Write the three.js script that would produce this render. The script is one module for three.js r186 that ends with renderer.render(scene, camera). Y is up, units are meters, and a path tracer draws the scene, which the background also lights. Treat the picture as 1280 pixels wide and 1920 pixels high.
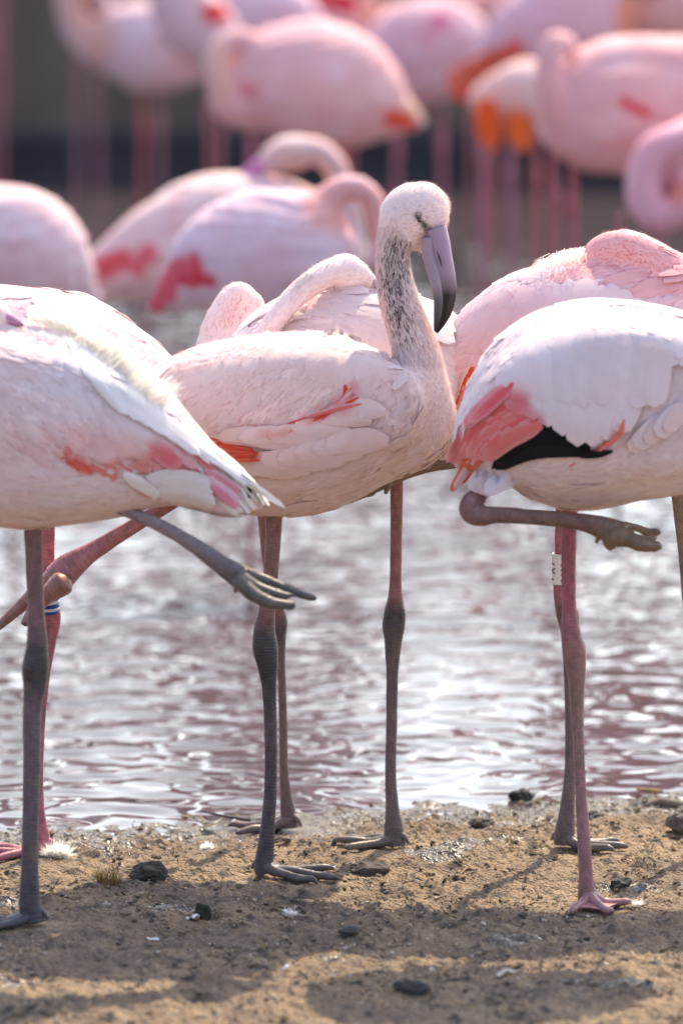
import * as THREE from 'three';
import { ImprovedNoise } from 'three/addons/math/ImprovedNoise.js';
import { mergeGeometries } from 'three/addons/utils/BufferGeometryUtils.js';

// ---------------------------------------------------------------- camera, sky, sun, exposure
const V = (x = 0, y = 0, z = 0) => new THREE.Vector3(x, y, z);
const R = Math.PI / 180;
const FPX = 11440, PITCH = 10.6 * R, EYE = V(0, 1.97, 7.9);
const scene = new THREE.Scene();
const camera = new THREE.PerspectiveCamera(2 * Math.atan(960 / FPX) / R, 2 / 3, 0.1, 900);
camera.position.copy(EYE);
camera.rotation.x = -PITCH;
camera.focus = 8.1;
camera.userData.fStop = camera.getFocalLength() / 75;      // an aperture about 75 mm wide
scene.add(camera);

const SUN_AZ = 24 * R, SUN_EL = 54 * R;                     // behind the birds, a little to the right
const sunDir = V(Math.sin(SUN_AZ) * Math.cos(SUN_EL), Math.sin(SUN_EL), -Math.cos(SUN_AZ) * Math.cos(SUN_EL));
{
  const w = 512, h = 256, data = new Float32Array(w * h * 4), d = V();
  for (let j = 0; j < h; j++) for (let i = 0; i < w; i++) {
    const el = ((j + 0.5) / h - 0.5) * Math.PI, az = ((i + 0.5) / w - 0.5) * 2 * Math.PI;
    d.set(Math.cos(az) * Math.cos(el), Math.sin(el), Math.sin(az) * Math.cos(el));
    const up = Math.max(0, d.y), g = Math.acos(Math.min(1, d.dot(sunDir))) / R, k = Math.pow(up, 0.5);
    const a = 2.2 * Math.exp(-g / 9) + 1.15 * Math.exp(-g / 34), o = (j * w + i) * 4;
    const hz = [0.38, 0.46, 0.61], zn = [0.22, 0.32, 0.62];
    const haze = 3.3 * Math.exp(-up * 3.2) * (0.5 + 0.5 * Math.cos(Math.atan2(d.x, -d.z) - SUN_AZ)) ** 3;   // the bright low sky under the sun
    for (let c = 0; c < 3; c++) data[o + c] = d.y < -0.02 ? 0.2 : hz[c] * (1 - k) + zn[c] * k + a * [0.98, 0.97, 0.90][c] + haze * [0.95, 1.0, 0.95][c];
    data[o + 3] = 1;
  }
  const t = new THREE.DataTexture(data, w, h, THREE.RGBAFormat, THREE.FloatType);
  t.mapping = THREE.EquirectangularReflectionMapping; t.magFilter = THREE.LinearFilter; t.minFilter = THREE.LinearFilter; t.needsUpdate = true;
  scene.background = t; scene.environment = t;
}
const sun = new THREE.DirectionalLight(new THREE.Color().setRGB(1, 0.84, 0.60), 4.5);
sun.position.copy(sunDir).multiplyScalar(20); sun.castShadow = true;
Object.assign(sun.shadow.camera, { left: -6, right: 6, top: 6, bottom: -6, far: 40 }); sun.shadow.mapSize.set(2048, 2048);
scene.add(sun, sun.target);
const renderer = new THREE.WebGLRenderer({ antialias: true });
renderer.toneMapping = THREE.LinearToneMapping;
renderer.toneMappingExposure = 1.56;
renderer.shadowMap.enabled = true;

// ---------------------------------------------------------------- helpers
const rng = (seed) => () => { seed = (seed + 0x6d2b79f5) | 0; let t = Math.imul(seed ^ (seed >>> 15), 1 | seed); t = (t + Math.imul(t ^ (t >>> 7), 61 | t)) ^ t; return ((t ^ (t >>> 14)) >>> 0) / 4294967296; };
const clamp = (x, a = 0, b = 1) => Math.min(b, Math.max(a, x)), lerp = (a, b, t) => a + (b - a) * t;
const sstep = (a, b, x) => { const t = clamp((x - a) / (b - a)); return t * t * (3 - 2 * t); };
const mixc = (a, b, t) => [lerp(a[0], b[0], t), lerp(a[1], b[1], t), lerp(a[2], b[2], t)];
const PN = new ImprovedNoise(), noise = (x, y, z = 0) => PN.noise(x + 31.7, y + 17.3, z + 5.1);
const fbm = (x, y, z, n = 4) => { let s = 0, a = 0.5; for (let i = 0; i < n; i++) { s += a * noise(x, y, z); x *= 2.03; y *= 2.03; z *= 2.03; a *= 0.5; } return s; };
const FWD = V(0, -Math.sin(PITCH), -Math.cos(PITCH)), UPV = V(0, Math.cos(PITCH), -Math.sin(PITCH));
const ray = (px, py) => V((px - 640) / FPX, 0, 0).addScaledVector(UPV, (960 - py) / FPX).add(FWD);
const at = (px, py, z) => { const d = ray(px, py); return d.multiplyScalar((z - EYE.z) / d.z).add(EYE); };
const gnd = (px, py, y = 0) => { const d = ray(px, py); return d.multiplyScalar((y - EYE.y) / d.y).add(EYE); };
const toPx = (p) => { const q = p.clone().sub(EYE), k = FPX / q.dot(FWD); return [640 + q.x * k, 960 - q.dot(UPV) * k]; };

const used = {};
function numbered(n) { const k = used[n] = (used[n] ?? -1) + 1; return k ? n + '_' + String(k).padStart(3, '0') : n; }
function tag(o, label, category, group, kind) {
  const u = {}; if (label) u.label = label; if (category) u.category = category; if (group) u.group = group; if (kind) u.kind = kind;
  Object.assign(o.userData, u); return o;
}
function mesh(name, geo, mat, parent = scene) {
  const m = new THREE.Mesh(geo, mat); m.name = parent === scene ? numbered(name) : name; m.castShadow = m.receiveShadow = true; parent.add(m); return m;
}
class GB {                                                  // collects triangles with colours and uv
  constructor() { this.p = []; this.c = []; this.u = []; this.i = []; this.n = 0; }
  v(x, y, z, c, u = 0, w = 0) { this.p.push(x, y, z); this.c.push(c[0], c[1], c[2]); this.u.push(u, w); return this.n++; }
  t(a, b, c) { this.i.push(a, b, c); }
  q(a, b, c, d) { this.i.push(a, b, c, a, c, d); }
  grid(rows, cols, f, close = false) {                      // f(r, c) -> index
    for (let r = 0; r < rows - 1; r++) for (let c = 0; c < cols - (close ? 0 : 1); c++) { const d = (c + 1) % cols; this.q(f(r, c), f(r, d), f(r + 1, d), f(r + 1, c)); }
  }
  geo() {
    const g = new THREE.BufferGeometry();
    g.setAttribute('position', new THREE.Float32BufferAttribute(this.p, 3));
    g.setAttribute('color', new THREE.Float32BufferAttribute(this.c, 3));
    g.setAttribute('uv', new THREE.Float32BufferAttribute(this.u, 2));
    g.setIndex(this.i); g.computeVertexNormals(); return g;
  }
}
function tex(w, h, f, srgb = false) {
  const d = new Uint8Array(w * h * 4);
  for (let y = 0; y < h; y++) for (let x = 0; x < w; x++) { const c = f(x, y), o = (y * w + x) * 4; for (let k = 0; k < 3; k++) d[o + k] = clamp(c[k] ?? c[0]) * 255; d[o + 3] = 255; }
  const t = new THREE.DataTexture(d, w, h); t.wrapS = t.wrapT = THREE.RepeatWrapping; t.magFilter = THREE.LinearFilter; t.minFilter = THREE.LinearFilter;
  if (srgb) t.colorSpace = THREE.SRGBColorSpace; t.needsUpdate = true; return t;
}
const loopNoise = (x, y, n, f, s) => {                      // tiles over n pixels
  const a = (x / n) * 2 * Math.PI, b = (y / n) * 2 * Math.PI, r = f / (2 * Math.PI);
  return noise(Math.cos(a) * r + s, Math.sin(a) * r + Math.cos(b) * r * 1.3, Math.sin(b) * r * 1.3 - s);
};
const axis = (lo, hi, step, far, grow = 1.35) => { const a = []; for (let x = lo; x < hi + step / 2; x += step) a.push(x); let s = step; while (a[a.length - 1] < far) { s *= grow; a.push(a[a.length - 1] + s); } s = step; while (a[0] > -far) { s *= grow; a.unshift(a[0] - s); } return a; };

// ---------------------------------------------------------------- ground
const WATER = -0.012;
const shoreZ = (x) => -0.30 - 0.215 * sstep(-0.46, 0.52, x) + 0.035 * noise(x * 7, 3.3) + 0.02 * noise(x * 23, 1.3);
const dents = [[-0.16, 0.02, 0.06], [0.02, 0.12, 0.05], [-0.2, 0.16, 0.045], [0.2, -0.05, 0.05], [0.3, 0.3, 0.06], [-0.02, 0.4, 0.06], [-0.32, -0.12, 0.05]];
const footprints = [[502, 1645], [545, 1648], [590, 1645], [740, 1590], [690, 1590], [543, 1549], [490, 1548], [62, 1738], [10, 1740], [80, 1600], [30, 1604], [1058, 1593], [1110, 1594], [1100, 1702], [1150, 1702], [1060, 1700]].map(([x, y]) => gnd(x, y));
function groundY(x, z) {
  const s = shoreZ(x);
  let y = z > s ? 0 - 0.012 * sstep(s + 0.3, s, z) : -0.012 - 0.34 * sstep(s, s - 1.4, z) - 0.03 * sstep(s, s - 0.2, z);
  if (z < -6.2) y = lerp(y, 0.03, sstep(-6.4, -7.1, z));
  if (z > -1 && z < 2 && Math.abs(x) < 1.2) {
    let w = sstep(s - 0.06, s + 0.12, z); for (const f of footprints) { const d = Math.hypot(x - f.x, z - f.z); if (d < 0.07) w *= 0.12 + 0.88 * sstep(0.025, 0.07, d); }   // pressed flat where they stand
    y += w * (0.011 * fbm(x * 7, z * 7, 1.1, 2) + 0.014 * fbm(x * 18, z * 26, 4.2, 4) + 0.010 * Math.max(0, noise(x * 44, z * 62, 8) - 0.08) + 0.006 * Math.max(0, noise(x * 95, z * 120, 5) - 0.1) + 0.0035 * noise(x * 120, z * 120, 2));
    y += 0.006 * (1 - w) * noise(x * 30, z * 30, 3) * sstep(s - 0.2, s, z);
    for (const [a, b, r] of dents) { const d2 = ((x - a) ** 2 + (z - b) ** 2) / (r * r); if (d2 < 4) y -= 0.008 * Math.exp(-d2 * 1.5); }
  }
  return y;
}
{
  const xs = axis(-0.72, 0.72, 0.004, 260), zs = axis(-0.62, 0.9, 0.004, 260);
  const g = new THREE.BufferGeometry(), nx = xs.length, nz = zs.length, P = new Float32Array(nx * nz * 3), C = new Float32Array(nx * nz * 3), U = new Float32Array(nx * nz * 2), wet = new Float32Array(nx * nz);
  for (let j = 0; j < nz; j++) for (let i = 0; i < nx; i++) {
    const x = xs[i], z = zs[j], k = j * nx + i, y = groundY(x, z), s = shoreZ(clamp(x, -1, 1));
    P.set([x, y, z], k * 3); U.set([x * 4, z * 4], k * 2);
    const n1 = fbm(x * 9, z * 9, 7.7, 3), n2 = fbm(x * 45, z * 45, 2.2, 3), n3 = noise(x * 150, z * 150, 9);
    wet[k] = 1 - sstep(s + 0.05, s + 0.24, z + 0.14 * n1 + 0.08 * n2);
    wet[k] = Math.max(wet[k], 0.9 * sstep(0.20, 0.34, fbm(x * 5 + 3, z * 7, 1.9, 3)) );
    let c = mixc([0.33, 0.235, 0.145], [0.215, 0.155, 0.105], sstep(-0.3, 0.35, n1));
    c = mixc(c, [0.29, 0.185, 0.095], 0.5 * sstep(0.05, 0.4, n2));
    c = mixc(c, [0.06, 0.05, 0.042], 0.85 * sstep(0.08, 0.34, -n2));
    c = mixc(c, [0.40, 0.28, 0.17], 0.5 * sstep(0.25, 0.6, n3));
    c = mixc(c, [0.10, 0.088, 0.076], 0.85 * wet[k]);
    C.set(c, k * 3);
  }
  const I = [[], []];
  for (let j = 0; j < nz - 1; j++) for (let i = 0; i < nx - 1; i++) { const a = j * nx + i, b = a + nx; I[wet[a] > 0.5 ? 1 : 0].push(a, b, b + 1, a, b + 1, a + 1); }
  g.setAttribute('position', new THREE.BufferAttribute(P, 3)); g.setAttribute('color', new THREE.BufferAttribute(C, 3)); g.setAttribute('uv', new THREE.BufferAttribute(U, 2));
  g.setIndex(I[0].concat(I[1])); g.addGroup(0, I[0].length, 0); g.addGroup(I[0].length, I[1].length, 1); g.computeVertexNormals();
  const grain = tex(512, 512, (x, y) => [0.5 + 0.5 * loopNoise(x, y, 512, 60, 1) + 0.35 * loopNoise(x, y, 512, 140, 7)]);
  const tone = tex(512, 512, (x, y) => { const v = 0.86 + 0.25 * loopNoise(x, y, 512, 90, 3) + 0.2 * loopNoise(x, y, 512, 170, 5); return [v, v, v]; });
  const m = (r) => new THREE.MeshStandardMaterial({ vertexColors: true, roughness: r, map: tone, bumpMap: grain, bumpScale: 0.004 });
  tag(mesh('ground', g, [m(0.95), m(0.24)]), 'trodden brown sand and mud bank sloping into the pond', null, null, 'structure');
}

// ---------------------------------------------------------------- water
{
  const rnd = rng(77), waves = [];
  for (let i = 0; i < 46; i++) {
    const L = 0.034 * Math.pow(4.6, rnd()), a = (rnd() - 0.5) * 1.7 + 0.1, k = 2 * Math.PI / L;
    waves.push([Math.sin(a) * k, Math.cos(a) * k, rnd() * 6.28, 0.0185 * L / (2 * Math.PI) * Math.pow(L / 0.08, 0.3)]);
  }
  const xs = axis(-1.0, 1.0, 0.0085, 40, 1.5), zs = []; for (let z = -0.2; z > -7.3; z -= 0.008 * (1 + 0.12 * -z)) zs.push(z);
  const nx = xs.length, nz = zs.length, P = new Float32Array(nx * nz * 3), N = new Float32Array(nx * nz * 3), I = [];
  for (let j = 0; j < nz; j++) for (let i = 0; i < nx; i++) {
    const x = xs[i], z = zs[j], k = j * nx + i, s = shoreZ(clamp(x, -1, 1)), e = 0.6 + 0.4 * sstep(s + 0.02, s - 0.5, z), f = 1 - sstep(2, 6, Math.abs(x));
    const wx = x + 0.05 * noise(x * 3, z * 3), wz = z + 0.05 * noise(x * 3 + 9, z * 3);
    let y = 0, sx = 0, sz = 0; const A = e * f * (0.8 + 0.5 * noise(x * 2.2, z * 1.6, 4));
    for (const [kx, kz, ph, am] of waves) { const t = kx * wx + kz * wz + ph, c = am * A * Math.cos(t); y += am * A * Math.sin(t); sx += c * kx; sz += c * kz; }
    P.set([x, WATER + y * 0.6, z], k * 3); const l = Math.hypot(sx, 1, sz); N.set([-sx / l, 1 / l, -sz / l], k * 3);
    if (i < nx - 1 && j < nz - 1) I.push(k, k + 1, k + nx + 1, k, k + nx + 1, k + nx);
  }
  const g = new THREE.BufferGeometry(); g.setAttribute('position', new THREE.BufferAttribute(P, 3)); g.setAttribute('normal', new THREE.BufferAttribute(N, 3)); g.setIndex(I);
  tag(mesh('water', g, new THREE.MeshPhysicalMaterial({ color: new THREE.Color().setRGB(0.06, 0.046, 0.048), roughness: 0.03, ior: 1.5 })), 'rippled brownish pond water mirroring the flamingos and the sky', null, null, 'structure');
}

// ---------------------------------------------------------------- wall on the far bank
{
  const root = new THREE.Group(); root.name = numbered('wall'); root.position.set(0, 0, -7.3); scene.add(root);
  tag(root, 'low dull brown wall closing off the far side of the pond', 'wall');
  const slab = (y0, y1, z, c, f, name) => {
    const gb = new GB(), nx = 160, ny = 8; for (let s = 0; s < 2; s++) for (let j = 0; j <= ny; j++) for (let i = 0; i <= nx; i++) {
      const x = lerp(-9, 9, i / nx), y = lerp(y0, y1, j / ny), n = 0.75 + 0.5 * fbm(x * 6, y * 5, f, 3) + 0.25 * noise(x * 16, y * 1.2, f);
      gb.v(x, y, (s ? -0.2 : z) + (s ? 0 : 0.02 * noise(x * 4, y * 6, f)), [c[0] * n, c[1] * n, c[2] * n]);
    }
    const w = nx + 1; for (let s = 0; s < 2; s++) gb.grid(ny + 1, w, (r, c2) => s * (ny + 1) * w + r * w + c2);
    for (let i = 0; i < nx; i++) { const a = ny * w + i, b = (ny + 1) * w + ny * w + i; gb.q(a, a + 1, b + 1, b); }
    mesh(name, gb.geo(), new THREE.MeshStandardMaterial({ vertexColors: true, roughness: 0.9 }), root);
  };
  slab(0.07, 0.56, 0, [0.185, 0.163, 0.125], 2, 'wall_face');
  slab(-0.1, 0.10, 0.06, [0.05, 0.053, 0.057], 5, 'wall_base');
}

// ---------------------------------------------------------------- materials of the birds
const barb = tex(64, 256, (x, y) => { const s = Math.abs(x / 64 - 0.5) * 2, v = 0.97 + 0.03 * Math.sin((y * 0.55 + s * 40)) + 0.03 * noise(x * 0.4, (y + s * 30) * 0.35) + (s < 0.04 ? 0.05 : 0); return [v, v, v]; });
const downBump = tex(256, 256, (x, y) => [0.5 + 0.5 * loopNoise(x, y, 256, 40, 2)]);
const M = {
  down: new THREE.MeshPhysicalMaterial({ vertexColors: true, roughness: 0.95, specularIntensity: 0.25 }),
  skin: new THREE.MeshPhysicalMaterial({ vertexColors: true, roughness: 0.42, specularIntensity: 0.7 }),
  feather: new THREE.MeshPhysicalMaterial({ vertexColors: true, map: barb, roughness: 0.85, specularIntensity: 0.3, transmission: 0.12, thickness: 0, side: THREE.DoubleSide }),
  fuzz: new THREE.MeshPhysicalMaterial({ vertexColors: true, roughness: 0.95, specularIntensity: 0.2, transmission: 0.6, thickness: 0, side: THREE.DoubleSide }),
  bill: new THREE.MeshPhysicalMaterial({ vertexColors: true, roughness: 0.38, specularIntensity: 0.8 }),
  eye: new THREE.MeshPhysicalMaterial({ color: new THREE.Color().setRGB(0.02, 0.016, 0.014), roughness: 0.12 }),
};
const W = [0.80, 0.655, 0.64], WH = [0.83, 0.76, 0.75], PK = [0.78, 0.47, 0.47], RD = [0.72, 0.075, 0.035], HP = [0.74, 0.16, 0.19], CO = [0.76, 0.30, 0.28], BK = [0.010, 0.010, 0.012];
const LPK = [0.48, 0.16, 0.17], LDK = [0.075, 0.062, 0.066], LBR = [0.20, 0.115, 0.10], LGR = [0.14, 0.115, 0.115], LGO = [0.24, 0.165, 0.075];

// ---------------------------------------------------------------- body field and surface
function catmull(pts, step) {
  const out = [], n = pts.length;
  for (let i = 0; i < n - 1; i++) {
    const p0 = pts[Math.max(0, i - 1)], p1 = pts[i], p2 = pts[i + 1], p3 = pts[Math.min(n - 1, i + 2)], len = Math.hypot(p2[0] - p1[0], p2[1] - p1[1], p2[2] - p1[2]), m = Math.max(1, Math.ceil(len / step));
    for (let k = 0; k < m; k++) { const t = k / m, t2 = t * t, t3 = t2 * t; out.push(p1.map((_, c) => 0.5 * (2 * p1[c] + (p2[c] - p0[c]) * t + (2 * p0[c] - 5 * p1[c] + 4 * p2[c] - p3[c]) * t2 + (3 * p1[c] - p0[c] - 3 * p2[c] + p3[c]) * t3))); }
  }
  out.push(pts[n - 1].slice()); return out;
}
function surfaceNets(f, lo, hi, h) {
  const nx = Math.ceil((hi[0] - lo[0]) / h) + 2, ny = Math.ceil((hi[1] - lo[1]) / h) + 2, nz = Math.ceil((hi[2] - lo[2]) / h) + 2, B = 5;
  const G = new Float32Array(nx * ny * nz).fill(NaN), id = (i, j, k) => (k * ny + j) * nx + i;
  for (let k = 0; k < nz; k += B) for (let j = 0; j < ny; j += B) for (let i = 0; i < nx; i += B) {
    const d = f(lo[0] + (i + B / 2) * h, lo[1] + (j + B / 2) * h, lo[2] + (k + B / 2) * h), near = Math.abs(d) < B * h * 1.5;
    for (let c = k; c <= Math.min(k + B, nz - 1); c++) for (let b = j; b <= Math.min(j + B, ny - 1); b++) for (let a = i; a <= Math.min(i + B, nx - 1); a++) {
      const q = id(a, b, c); if (near) { if (!(G[q] === G[q]) || Math.abs(G[q]) > 50) G[q] = f(lo[0] + a * h, lo[1] + b * h, lo[2] + c * h); } else if (!(G[q] === G[q])) G[q] = d > 0 ? 99 : -99;
    }
  }
  const vid = new Int32Array(nx * ny * nz).fill(-1), P = [], I = [], co = new Float32Array(8);
  for (let k = 0; k < nz - 1; k++) for (let j = 0; j < ny - 1; j++) for (let i = 0; i < nx - 1; i++) {
    let mask = 0; for (let c = 0; c < 8; c++) { co[c] = G[id(i + (c & 1), j + ((c >> 1) & 1), k + (c >> 2))]; if (co[c] < 0) mask |= 1 << c; }
    if (mask === 0 || mask === 255) continue;
    let x = 0, y = 0, z = 0, n = 0;
    for (let a = 0; a < 8; a++) for (let bit = 1; bit < 8; bit <<= 1) { if (a & bit) continue; const b = a | bit; if ((co[a] < 0) === (co[b] < 0)) continue; const t = clamp(co[a] / (co[a] - co[b])); x += (a & 1) + (bit === 1 ? t : 0); y += ((a >> 1) & 1) + (bit === 2 ? t : 0); z += (a >> 2) + (bit === 4 ? t : 0); n++; }
    vid[id(i, j, k)] = P.length / 3; P.push(lo[0] + (i + x / n) * h, lo[1] + (j + y / n) * h, lo[2] + (k + z / n) * h);
  }
  for (let k = 1; k < nz - 1; k++) for (let j = 1; j < ny - 1; j++) for (let i = 1; i < nx - 1; i++) {
    const a = G[id(i, j, k)] < 0, quad = (b, p, q, r, s) => { if (a === b || p < 0 || q < 0 || r < 0 || s < 0) return; if (a) I.push(p, q, r, p, r, s); else I.push(p, r, q, p, s, r); };
    quad(G[id(i + 1, j, k)] < 0, vid[id(i, j - 1, k - 1)], vid[id(i, j, k - 1)], vid[id(i, j, k)], vid[id(i, j - 1, k)]);
    quad(G[id(i, j + 1, k)] < 0, vid[id(i - 1, j, k - 1)], vid[id(i - 1, j, k)], vid[id(i, j, k)], vid[id(i, j, k - 1)]);
    quad(G[id(i, j, k + 1)] < 0, vid[id(i - 1, j - 1, k)], vid[id(i, j - 1, k)], vid[id(i, j, k)], vid[id(i - 1, j, k)]);
  }
  return { P, I };
}

// a tube through local points [x, y, z, r]; col(t) gives the colour along it
function tube(gb, pts, { sides = 10, step = 0.004, ripple = 0, pitch = 0.0042, flat = 1, col, cap = true, ridge = 0 }) {
  const L = catmull(pts, step), n = L.length, T = V(), S = V(), Q = V(); let len = 0; const acc = L.map((p, i) => (i ? (len += Math.hypot(p[0] - L[i - 1][0], p[1] - L[i - 1][1], p[2] - L[i - 1][2])) : 0));
  const start = gb.n;
  for (let i = 0; i < n; i++) {
    const a = L[Math.max(0, i - 1)], b = L[Math.min(n - 1, i + 1)]; T.set(b[0] - a[0], b[1] - a[1], b[2] - a[2]).normalize();
    S.set(0, 0, 1).addScaledVector(T, -T.z); if (S.lengthSq() < 0.05) S.set(0, 1, 0).addScaledVector(T, -T.y); S.normalize(); Q.crossVectors(T, S);
    const s = acc[i], c = col(s / len, s);
    for (let k = 0; k < sides; k++) {
      const w = (k / sides) * 2 * Math.PI; let r = L[i][3] * (1 + ridge * Math.cos(w * 2));
      const tr = ripple ? ((s / pitch + 0.5 * noise(s * 90, w * 0.8) + 0.3 * Math.sin(w * 1.0 + 0.6)) % 1 + 1) % 1 : 0.5; r += ripple * (sstep(0, 0.25, tr) * sstep(1, 0.8, tr) - 0.6);
      const lx = L[i][0], ly = L[i][1], mot = ripple ? 0.9 + 0.55 * fbm(lx * 60 + w, ly * 60, w * 0.7, 3) + 0.25 * noise(ly * 260, w * 2.2, lx * 260) : 1;
      const dark = ripple ? (0.80 + 0.20 * sstep(0, 0.22, tr) * sstep(1, 0.85, tr)) * mot : 1; if (ripple) r *= 1 + 0.05 * noise(ly * 45, lx * 45, Math.cos(w) * 1.4);
      const mud = ripple ? 0.7 * sstep(0.16, 0.42, fbm(lx * 38 + Math.cos(w) * 0.5, ly * 22, Math.sin(w) * 0.5 + 3, 3)) : 0, cm = mixc([c[0] * dark, c[1] * dark, c[2] * dark], [0.17, 0.135, 0.09], mud);
      gb.v(L[i][0] + (Q.x * Math.cos(w) + S.x * Math.sin(w) * flat) * r, L[i][1] + (Q.y * Math.cos(w) + S.y * Math.sin(w) * flat) * r, L[i][2] + (Q.z * Math.cos(w) + S.z * Math.sin(w) * flat) * r, cm, k / sides, s * 40);
    }
  }
  gb.grid(n, sides, (r, c) => start + r * sides + c, true);
  if (cap) for (const e of [0, n - 1]) { const o = gb.v(L[e][0], L[e][1], L[e][2], col(e ? 1 : 0, 0)); for (let k = 0; k < sides; k++) { const a = start + e * sides + k, b = start + e * sides + (k + 1) % sides; e ? gb.t(a, b, o) : gb.t(b, a, o); } }
}
const ramp = (stops) => (t) => { for (let i = 1; i < stops.length; i++) if (t <= stops[i][0]) return mixc(stops[i - 1][1], stops[i][1], clamp((t - stops[i - 1][0]) / (stops[i][0] - stops[i - 1][0]))); return stops[stops.length - 1][1]; };
// toes as local polylines; webs are skins hung between neighbours
function toes(gb, lines, col, webCol, reach = 0.8, sag = 0.6) {
  const cs = lines.map((l) => catmull(l, 0.004));
  for (const l0 of lines) { const [a, b] = l0, q = a[3] * 0.8 / Math.hypot(b[0] - a[0], b[1] - a[1], b[2] - a[2]), back = (k, r) => [a[0] - (b[0] - a[0]) * q * k, a[1] - (b[1] - a[1]) * q * k, a[2] - (b[2] - a[2]) * q * k, a[3] * r], l = [back(1, 0.3), back(0.7, 0.72), ...l0];
    tube(gb, l, { sides: 8, step: 0.003, ripple: 0.0007, pitch: 0.0055, col: (t) => mixc(col, LDK, sstep(0.93, 0.99, t) * 0.8) }); }
  for (let w = 0; w < cs.length - 1; w++) {
    const A = cs[w], B = cs[w + 1], rows = 10, cols = 7, o = [];
    for (const side of [1, -1]) for (let r = 0; r < rows; r++) for (let c = 0; c < cols; c++) {
      const u = c / (cols - 1), s = (r / (rows - 1)) * (reach - (1 - sag) * reach * 4 * u * (1 - u) * 0.55), pa = A[Math.round(s * (A.length - 1))], pb = B[Math.round(s * (B.length - 1))];
      o.push(gb.v(lerp(pa[0], pb[0], u), lerp(pa[1], pb[1], u) - 0.0012 * 4 * u * (1 - u) * (r / rows) + side * 0.0007, lerp(pa[2], pb[2], u), webCol));
    }
    const b = o[0]; gb.grid(rows, cols, (r, c) => b + r * cols + c); gb.grid(rows, cols, (r, c) => b + rows * cols + r * cols + c);
  }
}

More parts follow.
